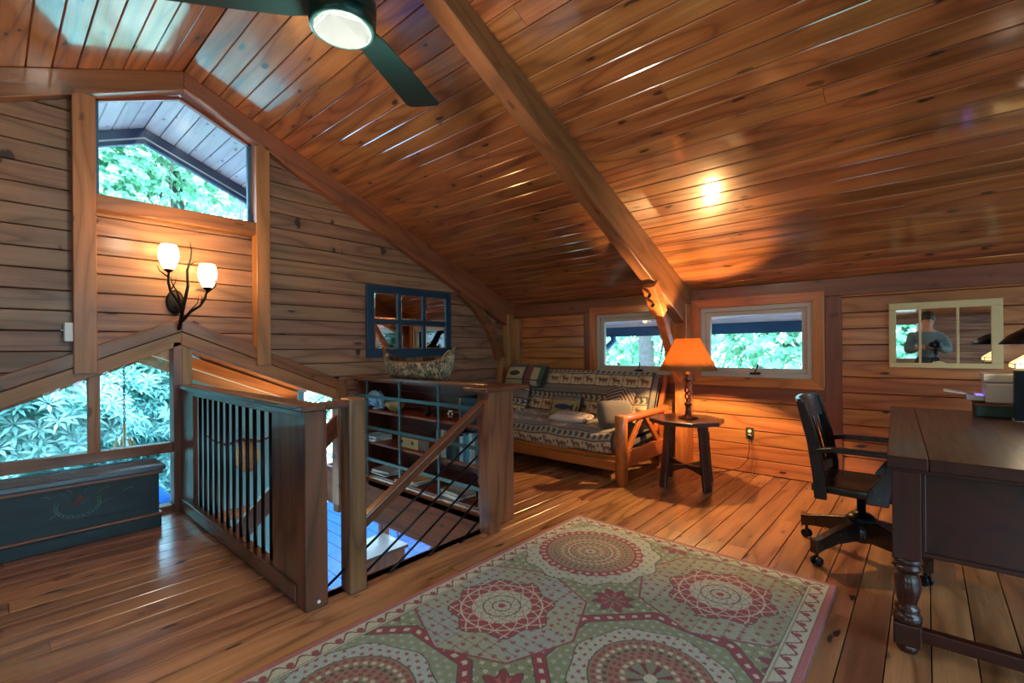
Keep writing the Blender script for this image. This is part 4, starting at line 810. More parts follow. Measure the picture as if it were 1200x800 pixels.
for ci in range(-3, 2):
    for cj in range(-2, 2):
        x0, y0_ = cx0 + ci * gu, cy0 + cj * gv; x, y = U - x0, Vv - y0_; d = np.hypot(x, y); a_ = np.arctan2(y, x); star = (ci + cj) % 2 != 0
        if star:
            o_ = octm(x, y, .385, math.pi / 8); put((o_ < 1.0), RED * .85 + DK * .15); m = o_ < .975
            half = BLUE * .5 + LIGHT * .45 if ci < 0 else LIGHT * .4 + SAGE * .6; put(m, half)
            m2 = m & (a_ % (math.pi / 2) < math.pi / 4); put(m2, SAGE * .35 + LIGHT * .65)
            florets(x, y, .058, .010, m, RED); hx = np.abs(np.sin(x * 54) * np.sin(y * 54)) < .045; put(m & hx, RED * .5 + SAGE * .5)
            k = .235 * (1 + .08 * np.cos(8 * a_)); put(d < k + .006, DK); put(d < k, RED); lat = (np.abs(np.sin(8 * a_ + d * 40)) < .16) | (np.abs(np.sin(8 * a_ - d * 40)) < .16) | (np.abs(d - .195) < .004) ; put((d < k) & lat, CREAM)
            put(d < .142, CREAM); put(d < .138, LIGHT * .4 + CREAM * .6); lat = (np.abs(np.sin(6 * a_ + d * 70)) < .13) | (np.abs(np.sin(6 * a_ - d * 70)) < .13); put((d < .138) & lat, RED * .55 + DK * .3 + SAGE * .15); put((d < .138) & ((np.abs(d - .09) < .003) | (np.abs(d - .045) < .003)), DK); put(d < .018, RED)
        elif (ci, cj) != (0, 0):
            o_ = octm(x, y, .43, 0); put(o_ < 1.0, DK); m = o_ < .985; put(m, RED * .95); put(m & (np.sin(44 * a_) > .3) & (np.abs(o_ - .93) < .022), CREAM)
            put(o_ < .875, DK); put(o_ < .862, SAGE * .8 + BLUE * .2 if cj == 0 else SAGE); m = o_ < .862; florets(x, y, .045, .009, m, BLUE * .5 + LIGHT * .5)
            sc = .31 * (1 + .03 * np.cos(8 * a_)); put(d < sc, DK); put(d < sc - .005, BLUE * .6 + LIGHT * .45 if cj == 0 else LIGHT * 1.03); florets(x, y, .04, .008, d < sc - .006, RED)
            put(d < .235, DK); put(d < .23, BRN * .7 + SAGE * .3)
            for q, (rr_, nn, c_) in enumerate(((.212, 40, RED), (.19, 34, CREAM), (.168, 30, DK), (.146, 26, RED), (.124, 22, RED), (.102, 18, CREAM))): put((np.abs(d - rr_) < .008) & (np.sin(nn * a_ + q) > 0), c_)
            put(d < .088, SAGE * .7 + BLUE * .2); put((d < .088) & (np.cos(8 * a_) > .5), RED * .8); put(d < .025, CREAM)
        else:
            sc = .40 * (1 + .035 * np.cos(12 * a_)); put(d < sc, DK); put(d < sc - .006, BLUE * .6 + LIGHT * .4 if cj < 0 else LIGHT * 1.04); m = d < sc - .006
            florets(x, y, .05, .007, m, SAGE * .75)
            k = .308 * (1 + .02 * np.cos(24 * a_)); put(d < k, RED * .95); put((d < k) & (np.sin(40 * a_) > .2) & (np.abs(d - .284) < .012), CREAM * .85 + RED * .15); put(d < .262, DK); put(d < .258, SAGE * .62 + BRN * .38)
            for q, (rr_, nn, c_) in enumerate(((.238, 46, RED), (.215, 40, DK), (.192, 36, RED), (.168, 30, CREAM), (.145, 26, RED), (.12, 22, DK), (.097, 16, RED), (.07, 12, CREAM), (.045, 8, RED))):
                put((np.abs(d - rr_) < .0075) & (np.sin(nn * a_ + q) > .1), c_ * (.9 if q % 2 else 1))
            put((np.abs(d - .13) < .003), CREAM); put(d < .028, BLUE); put(d < .014, RED)
    # red angular links between the rows
e = np.minimum(np.minimum(U, U[-1, 0] - U), np.minimum(Vv, Vv[0, -1] - Vv)); alongc = np.where((np.minimum(U, U[-1, 0] - U) < np.minimum(Vv, Vv[0, -1] - Vv)), Vv, U)
put(e < .118, DK); put(e < .115, CREAM); put((e < .112) & (e > .035) & (np.abs(e - .072 - .022 * np.sin(alongc * 62)) < .006), RED * .6 + DK * .4); put((e < .112) & (e > .035) & (np.hypot(e - .072, ((alongc + .025) % .101) - .05) < .015), RED)
put((e < .106) & (e > .101), H('#8d8f78')); put(e < .036, RED * .7 + DK * .2); put(e < .03, PINK)
C *= (1 + rng.normal(0, .05, U.shape))[..., None]; C = np.clip(C, 0, 1)
Zr = np.full(U.shape, .0135); Zr[e < .004] = .004; P = np.stack([U + RX0, Vv + RY0, Zr], -1); grid('pile', P, C, 'pile', rg, smooth=False)
box('rug_backing', RX0, RX1, RY0, RY1, .001, .004, 'cream', rg, bevel=0)
# ---------------------------------------------------------------- futon
MOOSE = ["..#..#..........", "#.#..#.#........", ".####.#.........", "..###...........", ".#######........", "..###########...", "...############.", "....###########.", "....##########..", "....###....###..", "....#.#....#.#..", "....#.#....#.#..", "....#.#....#.#..", "................"]
BEAR = ["................", "................", ".##.............", "#####..####.....", "################", ".###############", "..##############", "...############.", "...####.####.##.", "...###...##..##.", "...##....##...#.", "...##....#....#.", "..##....##...##.", "................"]
bm_ = [np.array([[c == '#' for c in r] for r in b_]) for b_ in (MOOSE, BEAR)]
FC, FG, FM, FB, FT = H('#b8a583'), H('#6b645c'), H('#2e1f22'), H('#3c4350'), H('#6d4a3a')
def fabric(s, t, off=0):
    """s along the couch (m), t up the cloth (m)"""
    out = np.empty(s.shape + (3,)); out[:] = FG; T = .334; q = (t + off) % T
    m = q < .128; out[m] = FC; cell = .172; ci = np.floor(s / cell).astype(int); uu = (s / cell - ci); vv_ = 1 - q / .128
    for k in (0, 1):
        mm = m & (ci % 2 == k) & (uu > .08) & (uu < .82) & (vv_ > .08) & (vv_ < .95); ix = np.clip(((uu - .08) / .74 * 16).astype(int), 0, 15); iy = np.clip(((vv_ - .08) / .87 * 14).astype(int), 0, 13); out[mm & bm_[k][iy, ix]] = FT
    out[m & (uu > .9) & (((q * 60) % 1) < .5)] = FM
    out[(q >= .126) & (q < .142)] = FM
    m = (q >= .140) & (q < .212); out[m] = H('#9a917f'); au = (s / .068) % 1; h_ = np.abs(q - .176) / .03; ai = np.floor(s / .068).astype(int) % 3
    arrow = m & (h_ < 1) & (au > .12 + .25 * (1 - h_)) & (au < .55 + .38 * (1 - h_)); 
    for k, c_ in enumerate((FB, H('#4e3230'), H('#2b3f40'))): out[arrow & (ai == k)] = c_
    out[(q >= .210) & (q < .226)] = FM; out[(q >= .320)] = FM
    m = (q >= .224) & (q < .322); out[m & ((np.sin(s * 260) * np.sin(q * 260)) > .5)] = FG * 1.25
    return out
ft = empty('futon_couch', (4.3, 3.1, 0), 'oak-armed futon couch with moose and bear tapestry mattress by the knee wall', 'couch')
def cushion(name, cen, half, ang_, y0, y1, toff, lenp, sag=0):
    """rounded slab: section half sizes half=(a,b) rotated by ang_ in the xz plane, running along y"""
    n = 150; N_ = 6.0; th = np.linspace(0, 2 * np.pi, 721)[:-1]; c, s = np.cos(th), np.sin(th); X = half[0] * np.sign(c) * np.abs(c) ** (2 / N_ * 1.2); Zz = half[1] * np.sign(s) * np.abs(s) ** (2 / N_ * 1.6)
    seg = np.hypot(np.diff(X, append=X[0]), np.diff(Zz, append=Zz[0])); L = np.concatenate([[0], np.cumsum(seg)]); tt_ = np.linspace(0, L[-1], n + 1)[:-1]; X = np.interp(tt_, L, np.append(X, X[0])); Zz = np.interp(tt_, L, np.append(Zz, Zz[0]))
    ny = 230; ys_ = np.linspace(y0, y1, ny); e_ = np.minimum(ys_ - y0, y1 - ys_); k = np.clip(e_ / .09, 0, 1); shrink = np.sqrt(np.clip(1 - (1 - k) ** 2, 0, 1)); insetb = half[1] * (1 - shrink); inseta = .05 * (1 - shrink)
    kb = (half[1] - insetb * .9) / half[1]; ka = (half[0] - inseta) / half[0]
    PX = X[:, None] * ka[None]; PZ = Zz[:, None] * kb[None]; wob = .008 * np.sin(ys_ * 7)[None] * np.sign(PZ) + .006 * np.sin(ys_ * 17 + 2)[None]; PZ = PZ + wob
    ca, sa = math.cos(ang_), math.sin(ang_); GX = cen[0] + PX * ca - PZ * sa; GZ = cen[1] + PX * sa + PZ * ca; GZ = GZ - sag * (1 - ((ys_ - y0) / (y1 - y0) * 2 - 1) ** 2)[None] * 1.0
    P = np.stack([GX, np.broadcast_to(ys_[None], GX.shape), GZ], -1); S_ = np.broadcast_to((y1 - ys_)[None], GX.shape); T_ = np.broadcast_to(lenp(tt_, L[-1])[:, None], GX.shape)
    Cc = fabric(S_, T_, toff); Cc[:, e_ < .028] = FG * .9; Cc[:, (e_ > .028) & (e_ < .042)] = FM
    o = grid(name, P, Cc, 'cloth', ft, closed_u=True)
    return o
# seat: section parameter starts at +x going up and round; front face is at -x
cushion('seat_mattress', (4.24, .365), (.43, .125), R(2), 2.14, 4.03, .234, lambda t, L: (L * .5 + .20 - t), .015)
cushion('back_mattress', (4.66, .665), (.33, .085), R(66), 2.13, 4.05, .134, lambda t, L: (-(t - L * .5) + .0 + .33) if False else (L * .5 - t + .02), .0)
b = MB(); b.tube([(3.79, 2.06, 0), (3.79, 2.06, .625), (3.79, 2.06, .635)], [.056, .056, .048], 16); b.build('arm_post', 'futon', ft, True)
def log_(nm, p0, p1, r): 
    p0, p1 = Vector(p0), Vector(p1); L = (p1 - p0).length; b = MB(); b.tube([(0, 0, 0), (L, 0, 0)], r, 16); return b.build(nm, 'futon', ft, False, frame(p1 - p0, (0, 1, .01), p0), bevel=.006)
for y in (2.06, 4.12):
    if y > 3: b = MB(); b.tube([(3.79, y, 0), (3.79, y, .625), (3.79, y, .635)], [.056, .056, .048], 16); b.build('arm_post', 'futon', ft, True)
    log_('arm', (3.80, y, .592), (4.70, y, .60), .036)
    beam('lower_rail', (3.83, y, .225), (4.68, y, .225), .035, .15, 'futon', ft)
    beam('arm_slat', (4.18, y, .58), (3.90, y, .29), .03, .06, 'futon', ft); beam('arm_slat', (4.26, y, .58), (4.56, y, .29), .03, .06, 'futon', ft)
    box('back_post', 4.66, 4.74, y - .04, y + .04, 0, .635, 'futon', ft, 'z', .008)
    beam('back_frame', (4.60, y + (.05 if y < 3 else -.05), .38), (4.90, y + (.05 if y < 3 else -.05), .94), .04, .05, 'futon', ft)
box('front_rail', 3.80, 3.835, 2.10, 4.08, .115, .205, 'futon', ft, 'y', .006); box('seat_rail', 3.84, 3.88, 2.12, 4.06, .20, .245, 'futon', ft, 'y', .006); box('back_rail', 4.85, 4.90, 2.1, 4.1, .55, .62, 'futon', ft, 'y', .004)
for k in range(8): box('seat_slat', 3.88, 4.62, 2.2 + k * .24, 2.27 + k * .24, .225, .24, 'futon', ft, 'x', .002)
def pillow(name, label, cen, size, rx, ry, rz, colf, n=48, grp=None):
    w_, h_, t_ = size; u = np.linspace(-1, 1, n); A, B = np.meshgrid(u, u, indexing='ij'); prof = ((1 - A ** 4) * (1 - B ** 4)) ** .55
    pinch = 1 - .07 * (A ** 2 * B ** 2); X = A * w_ / 2 * (1 - .06 * (1 - B ** 2) * 0) * pinch; Y = B * h_ / 2 * pinch
    mw = Matrix.Translation(cen) @ Matrix.Rotation(R(rz), 4, 'Z') @ Matrix.Rotation(R(ry), 4, 'Y') @ Matrix.Rotation(R(rx), 4, 'X')
    o = bpy.data.objects.new(name, None); o.empty_display_size = .05; link(o, None, mw); tag(o, label, 'pillow', grp)
    Cc = colf(A, B); 
    for s in (1, -1): grid('front_cover' if s > 0 else 'back_cover', np.stack([X, Y, s * prof * t_ / 2 + .0], -1), Cc, 'cloth', o, mw=mw)
    return o
# local x across, y up, z outward (towards the room, -x world) => rotate
def c_fish(a_, b_):
    c = np.empty(a_.shape + (3,)); c[:] = H('#8b8355'); c[b_ > .45] = H('#5d5550'); c[(b_ > .55) & (b_ < .62) & ((a_ * 14) % 1 < .5)] = H('#b9ad8e'); c[b_ < -.75] = H('#4a4440')
    body = ((a_ + .05) / .5) ** 2 + ((b_ + .1) / .22) ** 2 < 1; tail = (a_ > .3) & (a_ < .62) & (np.abs(b_ + .1) < (a_ - .25) * .8); c[body | tail] = H('#1d2c4c')
    for x0 in (-.78, .8): c[(np.abs(a_ - x0) < .07 * (1 - (b_ + .5) / .9)) & (b_ > -.5) & (b_ < .4)] = H('#22262a')
    c[a_ > .9] = H('#121316'); return c
def c_quilt(a_, b_):
    c = np.empty(a_.shape + (3,)); c[:] = H('#a39a7c'); c[b_ > .55] = H('#34433a'); c[(a_ > .1) & (a_ < .45)] = H('#6f3a38'); c[(np.abs(a_ - .1) < .05)] = H('#1b1f1e'); c[a_ > .75] = H('#37503f'); c[a_ > .92] = H('#15191b')
    c[((a_ + .45) / .38) ** 2 + ((b_ + .05) / .38) ** 2 < 1] = H('#b7b08c'); c[(((a_ + .45) / .3) ** 2 + ((b_ + .05) / .25) ** 2 < 1)] = H('#3a2420'); c[np.abs(b_ + .62) < .05] = H('#2b3a2f'); return c
c_grey = lambda a_, b_: np.clip(H('#4d4845')[None, None] * (1 + .12 * np.sign(np.sin(a_ * 30) * np.sin(b_ * 30)))[..., None], 0, 1)
def c_tree(a_, b_):
    c = np.empty(a_.shape + (3,)); c[:] = H('#272d2c'); z_ = (np.abs(a_) * .8 + b_ * 1.0) * 3.2; c[(z_ % 1) < .2] = H('#a89f80'); c[((z_ + .45) % 1) < .16] = H('#7d2b2e'); return c
def c_white(a_, b_):
    c = np.empty(a_.shape + (3,)); c[:] = H('#b5ada6'); c[np.abs(b_ - .5) < .07] = H('#7d2f35'); c[np.abs(b_ + .4) < .05] = H('#7d2f35'); c[(np.sin(a_ * 22) > .6) & (b_ < .3) & (b_ > -.3)] = H('#77706c'); return c
def c_moose(a_, b_): return fabric(a_ * .2 + .2, b_ * .19 + .19, .03)
# local axes: build pillow upright facing -x: rotation (rx=90 about X makes y->z), then rz=-90
pillow('throw_pillow', 'folded patchwork pillow with bear patch lying on the far top corner of the futon', (4.62, 3.86, .90), (.68, .30, .16), 60, 0, -92, c_quilt, 60)
pillow('throw_pillow', 'khaki pillow with dark blue fish leaning on the futon back', (4.40, 3.10, .57), (.44, .30, .10), 62, 0, -90, c_fish, 70)
pillow('throw_pillow', 'grey plain pillow leaning on the near oak arm of the futon', (4.05, 2.27, .60), (.36, .27, .17), 75, 0, -35, c_grey, 40)
pillow('throw_pillow', 'dark pillow with pale and red zigzags behind the grey pillow', (4.42, 2.42, .70), (.27, .27, .10), 68, 20, -75, c_tree, 56)
pillow('throw_pillow', 'flat whitish pillow with red stripes lying on the futon seat', (4.10, 2.82, .515), (.46, .26, .09), 8, 0, -90, c_white, 44)
pillow('throw_pillow', 'tapestry pillow with a moose at the far end of the futon', (4.38, 3.86, .62), (.40, .38, .13), 66, 0, -90, c_moose, 80)
# ---------------------------------------------------------------- side table and lamp
TX, TY = 4.215, 1.635
sdt = empty('side_table', (TX, TY, 0), 'dark octagonal side table with splayed plank legs carrying the lamp', 'table')
def ngon(r, n, a0): return [(TX + r * math.cos(a0 + 2 * math.pi * k / n), TY + r * math.sin(a0 + 2 * math.pi * k / n)) for k in range(n)]
aa = math.atan2(1.719 - TY, 3.891 - TX)
prism('tabletop', [(x, y, .565) for x, y in ngon(.325, 8, aa)], (0, 0, .037), 'espresso', sdt, (-.3, 1, 0), .005, 2)
leg_dirs = [math.atan2(1.755 - TY, 3.985 - TX), math.atan2(1.41 - TY, 4.085 - TX)]; leg_dirs += [d + math.pi for d in leg_dirs]
for d in leg_dirs:
    c, s = math.cos(d), math.sin(d); beam('leg', (TX + .262 * c, TY + .262 * s, 0), (TX + .20 * c, TY + .20 * s, .566), .075, .032, 'espresso', sdt, (-s, c, 0), .004)
for d in leg_dirs[:2]:
    c, s = math.cos(d), math.sin(d); n = 12; b = MB(); top = []; bot = []
    for i in range(n + 1):
        q = -1 + 2 * i / n; top.append((TX + .235 * q * c, TY + .235 * q * s, .215 - .03 * (1 - q * q))); bot.append((TX + .235 * q * c, TY + .235 * q * s, .12 + .03 * (1 - q * q)))
    ox, oy = -s * .014, c * .014; v = [(x + k * ox, y + k * oy, z) for k in (-1, 1) for x, y, z in top + bot]; m_ = 2 * (n + 1)
    f = []
    for i in range(n): f += [(i, i + 1, n + 2 + i, n + 1 + i), (m_ + i + 1, m_ + i, m_ + n + 1 + i, m_ + n + 2 + i), (i, m_ + i, m_ + i + 1, i + 1), (n + 1 + i, n + 2 + i, m_ + n + 2 + i, m_ + n + 1 + i)]
    mesh('stretcher', v, f, 'espresso', sdt)
LX, LY, LZ = 4.225, 1.62, .603
tl = empty('table_lamp', (LX, LY, LZ), 'bronze barley-twist table lamp with glowing orange parchment shade', 'lamp')
M['lampbase'] = plain('lamp_copper', '#5a3424', .3, .6, .25, 20)
b = MB(); b.lathe([(0, 0), (.085, 0), (.087, .008), (.06, .016), (.03, .024), (.024, .05), (.03, .058), (.022, .07), (.026, .09), (.02, .10), (.032, .12), (.034, .135), (.02, .145)], (LX, LY, LZ), 28); b.build('base', 'lampbase', tl, True)
b = MB()
for k in range(3):
    b.tube([(LX + .026 * math.sin(math.pi * min(1, max(0, .12 + .76 * i / 30))) * math.cos(k * 2.094 + i * .22), LY + .026 * math.sin(math.pi * (.12 + .76 * i / 30)) * math.sin(k * 2.094 + i * .22), LZ + .135 + i * .0066) for i in range(31)], .0075, 8)
b.build('twisted_column', 'lampbase', tl, True)
b = MB(); b.lathe([(.012, 0), (.03, .012), (.034, .03), (.02, .045), (.028, .06), (.026, .08), (.012, .09), (.012, .15)], (LX, LY, LZ + .325), 20); b.build('neck', 'lampbase', tl, True)
b = MB(); n = 32; b.lathe([(.252, 1.038), (.105, 1.325)], (LX, LY, 0), 36); b.f = b.f[:36]; b.build('lamp_shade', 'shade', tl, True, solid=.0015)
b = MB(); b.lathe([(.004, 0), (.004, .12), (.009, .125), (.009, .14), (.001, .146)], (LX, LY, 1.2), 10); [b.tube([(LX, LY, 1.322), (LX + .105 * math.cos(t), LY + .105 * math.sin(t), 1.322)], .002, 5) for t in (0, 2.1, 4.2)]; b.build('finial', 'lampbase', tl, True)
b = MB(); b.ball((LX, LY, 1.135), .026, 14, 10, (1, 1, 1.2)); b.build('light_bulb', 'bulb', tl, True)
lamp('table_lamp_bulb', 'POINT', (LX, LY, 1.19), 125, (1, .58, .22), .018)
# ---------------------------------------------------------------- desk
DA = R(2.1); DO = (2.44, .122, 0); dsk = empty('desk', DO, 'large dark cherry desk with turned leg at the right', 'desk', rz=DA); DM = W[dsk.name]
def dbox(nm, x0, x1, y0, y1, z0, z1, mat='desk', par=None, g='x', bev=.004, seg=2):
    o = MB(); 
    # grain: local x of object along g
    if g == 'x': o.box(x0, x1, y0, y1, z0, z1); return o.build(nm, mat, par or dsk, mw=DM, bevel=bev, seg=seg)
    if g == 'y': rot = Matrix.Rotation(R(90), 4, 'Z'); o.box(y0, y1, -x1, -x0, z0, z1); return o.build(nm, mat, par or dsk, mw=DM @ rot, bevel=bev, seg=seg)
    rot = Matrix.Rotation(R(-90), 4, 'Y'); o.box(z0, z1, y0, y1, -x1, -x0); return o.build(nm, mat, par or dsk, mw=DM @ rot, bevel=bev, seg=seg)
DL, DW = 1.98, .86
dbox('top_board', 0, DL, -.1275, 0, .752, .80); dbox('top_board', 0, DL, -DW, -.1295, .752, .80)
dbox('top_moulding', .015, DL - .015, -DW + .015, -.012, .735, .753)
dbox('end_panel', .075, .095, -DW + .1, -.105, .40, .736); dbox('panel_moulding', .066, .08, -DW + .1, -.105, .39, .41, g='y'); dbox('panel_moulding', .066, .08, -.122, -.105, .41, .735, g='z')
dbox('side_panel', .12, DL - .12, -.075, -.055, .52, .736); dbox('side_panel', .12, DL - .12, -DW + .055, -DW + .075, .40, .736)
for x_, y_ in ((.055, -.06), (.055, -DW + .06), (DL - .055, -.06), (DL - .055, -DW + .06)):
    leg = dbox('leg', x_ - .045, x_ + .045, y_ - .045, y_ + .045, .385, .74, g='z', bev=.003)
    b = MB(); b.lathe([(.03, .0), (.036, .01), (.036, .03), (.03, .035)], (x_, y_, 0), 24); b.build('bun_foot', 'desk', leg, True, DM)
    b = MB(); b.lathe([(.044, .12), (.048, .13), (.05, .142), (.046, .155), (.036, .162), (.042, .172), (.04, .182), (.03, .19), (.034, .205), (.044, .245), (.047, .275), (.043, .305), (.034, .32), (.04, .328), (.046, .335), (.05, .345), (.046, .352), (.042, .356), (.05, .366), (.05, .376), (.046, .386)], (x_, y_, 0), 28); b.build('turned_bulb', 'desk', leg, True, DM)
    b = MB(); b.box(x_ - .045, x_ + .045, y_ - .045, y_ + .045, .034, .122); b.build('foot_block', 'desk', leg, mw=DM, bevel=.006, seg=2)
dbox('stretcher', .035, .075, -DW + .1, -.1, .055, .105, g='y'); dbox('stretcher', DL - .075, DL - .035, -DW + .1, -.1, .055, .105, g='y')
# ---------------------------------------------------------------- office chair
CXc, CYc = 3.41, .29
oc = empty('desk_chair', (CXc, CYc, 0), 'dark wooden swivel desk chair with arms on a four-legged castor base', 'chair')
cast = [(3.10, .49), (3.56, .60), (3.21, -.02), (3.71, .09)]
for x, y in cast:
    d = Vector((x - CXc, y - CYc, 0)).normalized(); s = Vector((-d.y, d.x, 0)); n = 8; v = []; L = .36
    prof = [(0.0, .225, .10), (.08, .222, .11), (.2, .19, .11), (.30, .158, .09), (.36, .145, .07)]
    for r_, zt, zb_ in prof:
        for k in (-1, 1):
            for z in (zb_ if r_ > .05 else .1, zt): v.append(Vector((CXc, CYc, 0)) + d * r_ + s * k * .024 + Vector((0, 0, z)))
    f = []
    for i in range(len(prof) - 1):
        a_ = i * 4; f += [(a_, a_ + 4, a_ + 5, a_ + 1), (a_ + 2, a_ + 3, a_ + 7, a_ + 6), (a_ + 1, a_ + 5, a_ + 7, a_ + 3), (a_, a_ + 2, a_ + 6, a_ + 4)]
    f += [(0, 1, 3, 2), (16, 18, 19, 17)]; lg = mesh('base_leg', v, f, 'chair', oc, bevel=.004)
    c_ = Vector((CXc, CYc, 0)) + d * .335; b = MB(); 
    for k in (-1, 1): b.tube([c_ + s * k * .008 + Z * .026, c_ + s * k * .024 + Z * .026], .026, 16)
    b.build('castor', 'iron', lg, True, bevel=.003); b = MB(); b.tube([c_ + Z * .03, c_ + Z * .085], .009, 8); b.build('castor_stem', 'bronze', lg)
b = MB(); b.lathe([(.045, .10), (.05, .11), (.05, .215), (.03, .22)], (CXc, CYc, 0), 20); b.build('hub', 'chair', oc, True)
b = MB(); b.lathe([(.022, .22), (.075, .222), (.078, .235), (.05, .262), (.022, .27), (.022, .40)], (CXc, CYc, 0), 24); b.build('column_cover', 'iron', oc, True)
b = MB(); b.box(CXc - .09, CXc + .09, CYc - .12, CYc + .1, .375, .40); [b.tube([(CXc - .1 + k * .015, CYc - .1, .385), (CXc - .1 + k * .015, CYc - .1, .36)], .006, 6) for k in range(14)]; b.build('tilt_mechanism', 'iron', oc)
# seat (saddle)
n = 26; A, B = np.meshgrid(np.linspace(-1, 1, n), np.linspace(-1, 1, n), indexing='ij'); v = []; 
def seatz(a_, b_): return .452 - .018 * math.exp(-((a_ * 1.2) ** 2 + (b_ * 1.2 - .1) ** 2) * 2.0)
v = [(CXc + a_ * .245 * (1 - .06 * max(0, b_)), CYc - .02 + b_ * .235, seatz(a_, b_)) for a_ in A[:, 0] for b_ in B[0]]; f = [(i * n + j, i * n + j + 1, (i + 1) * n + j + 1, (i + 1) * n + j) for i in range(n - 1) for j in range(n - 1)]
o = mesh('seat', v, f, 'chair', oc, smooth=True, solid=.0); s_ = o.modifiers.new('solid', 'SOLIDIFY'); s_.thickness = .045; s_.offset = -1; bb = o.modifiers.new('bevel', 'BEVEL'); bb.width = .008; bb.segments = 2
# back posts, rails, slats
for x in (3.155, 3.665):
    pts = [(x, .455, .375), (x, .46, .50), (x, .49, .70), (x, .545, .91), (x, .55, .925)]
    b = MB(); v = []
    for (x_, y_, z_), hw in zip(pts, (.03, .032, .03, .024, .022)):
        v += [(x_ - .016, y_ - hw, z_), (x_ + .016, y_ - hw, z_), (x_ + .016, y_ + hw, z_), (x_ - .016, y_ + hw, z_)]
    b.v = v; b.f = [(0, 3, 2, 1), (16, 17, 18, 19)] + [(i * 4 + k, i * 4 + (k + 1) % 4, i * 4 + 4 + (k + 1) % 4, i * 4 + 4 + k) for i in range(4) for k in range(4)]; b.build('back_post', 'chair', oc, bevel=.005, seg=2)
def curved_rail(nm, z0, z1, y0a, y1a, bow, th):
    n = 12; v = []
    for i in range(n + 1):
        x = 3.155 + (3.665 - 3.155) * i / n; q = bow * (1 - (2 * i / n - 1) ** 2)
        v += [(x, y0a + q, z0), (x, y0a + q + th, z0), (x, y1a + q + th, z1), (x, y1a + q, z1)]
    f = [(0, 1, 2, 3), (n * 4 + 3, n * 4 + 2, n * 4 + 1, n * 4)] + [(i * 4 + k, i * 4 + (k + 1) % 4, i * 4 + 4 + (k + 1) % 4, i * 4 + 4 + k) for i in range(n) for k in range(4)]; return mesh(nm, v, f, 'chair', oc, bevel=.004)
curved_rail('crest_rail', .80, .94, .505, .545, .045, .024); curved_rail('lower_rail', .47, .53, .44, .45, .03, .024)
for i in range(7):
    x = 3.215 + i * .065; q = .04 * (1 - ((x - 3.41) / .255) ** 2); beam('slat', (x, .455 + q, .52), (x, .52 + q, .81), .042, .012, 'chair', oc, (1, 0, 0), .003)
for x in (3.155, 3.665):
    v = []; pts = [(.475, .655), (.40, .67), (.25, .672), (.08, .672), (.0, .665), (-.02, .64)]
    for y_, z_ in pts: wd = .018 if y_ > .44 else .028; v += [(x - wd, y_, z_ - .02), (x + wd, y_, z_ - .02), (x + wd, y_, z_ + .008), (x - wd, y_, z_ + .008)]
    f = [(0, 3, 2, 1), (20, 21, 22, 23)] + [(i * 4 + k, i * 4 + (k + 1) % 4, i * 4 + 4 + (k + 1) % 4, i * 4 + 4 + k) for i in range(5) for k in range(4)]; mesh('armrest', v, f, 'chair', oc, bevel=.006, seg=2)
    v = []
    for y_, z_, hw in ((.20, .39, .05), (.19, .46, .05), (.14, .56, .035), (.10, .655, .03)): v += [(x - .014, y_ - hw, z_), (x + .014, y_ - hw, z_), (x + .014, y_ + hw, z_), (x - .014, y_ + hw, z_)]
    f = [(0, 3, 2, 1), (12, 13, 14, 15)] + [(i * 4 + k, i * 4 + (k + 1) % 4, i * 4 + 4 + (k + 1) % 4, i * 4 + 4 + k) for i in range(3) for k in range(4)]; mesh('arm_support', v, f, 'chair', oc, bevel=.005, seg=2)
# ---------------------------------------------------------------- things on the desk
dz = .801
pr = empty('printer', (4.2, -.42, dz + .06), 'white inkjet printer with open paper tray at the far end of the desk', 'printer')
M['prwhite'] = plain('printer_grey_white', '#b9bcbb', .45, 0, .04)
box('body', 4.12, 4.42, -.62, -.275, .885, 1.01, 'prwhite', pr, 'y', .012, 3); box('scanner_lid', 4.12, 4.42, -.62, -.265, 1.013, 1.068, 'prwhite', pr, 'y', .01, 3)
box('paper_chute', 4.16, 4.38, -.275, -.19, .893, .925, 'prwhite', pr, 'y', .005); beam('paper_tray', (4.27, -.24, .925), (4.27, -.085, .948), .2, .006, 'prwhite', pr, (1, 0, 0), .001)
M['violet'] = emis('blue_lit_paper', (.15, .15, 1, 1), 1.2); box('lit_paper_strip', 4.17, 4.30, -.27, -.235, .926, .930, 'violet', pr, bevel=0)  # glowing strip stands in for blue light on the tray paper
tb = empty('file_box', (4.2, -.4, dz), 'dark green flat box under the white printer', 'box')
box('body', 4.10, 4.45, -.60, -.232, .802, .868, 'book_green', tb, 'y', .003); box('lid', 4.095, 4.455, -.61, -.225, .868, .882, 'shelf', tb, 'y', .002)
tw = empty('computer_tower', (4.0, -.5, dz), 'dark grey upright computer box at the right edge of the desk', 'computer')
M['dgrey'] = plain('dark_grey_metal', '#3b424a', .4, .3); box('case', 3.97, 4.08, -.70, -.388, .803, 1.10, 'dgrey', tw, 'z', .004, 2); box('front_bezel', 3.962, 3.97, -.70, -.384, .803, 1.095, 'iron', tw, 'z', .002); box('foot_strip', 3.965, 4.085, -.70, -.385, .801, .806, 'white', tw, bevel=0)
ab = empty('stained_glass_lamp', (4.03, -.51, 1.10), 'small amber stained-glass pyramid lamp on the computer box', 'lamp')
M['amber'] = emis('amber_glass', (1, .62, .22, 1), 1.6)
pts = [(-.13, -.13), (.13, -.13), (.13, .13), (-.13, .13)]; b = MB(); ax, ay = 4.03, -.51
b.add([(ax + x, ay + y, 1.135) for x, y in pts] + [(ax + x * .25, ay + y * .25, 1.22) for x, y in pts], [(i, (i + 1) % 4, 4 + (i + 1) % 4, 4 + i) for i in range(4)] + [(4, 5, 6, 7)]); b.build('pyramid_shade', 'amber', ab, solid=.002)
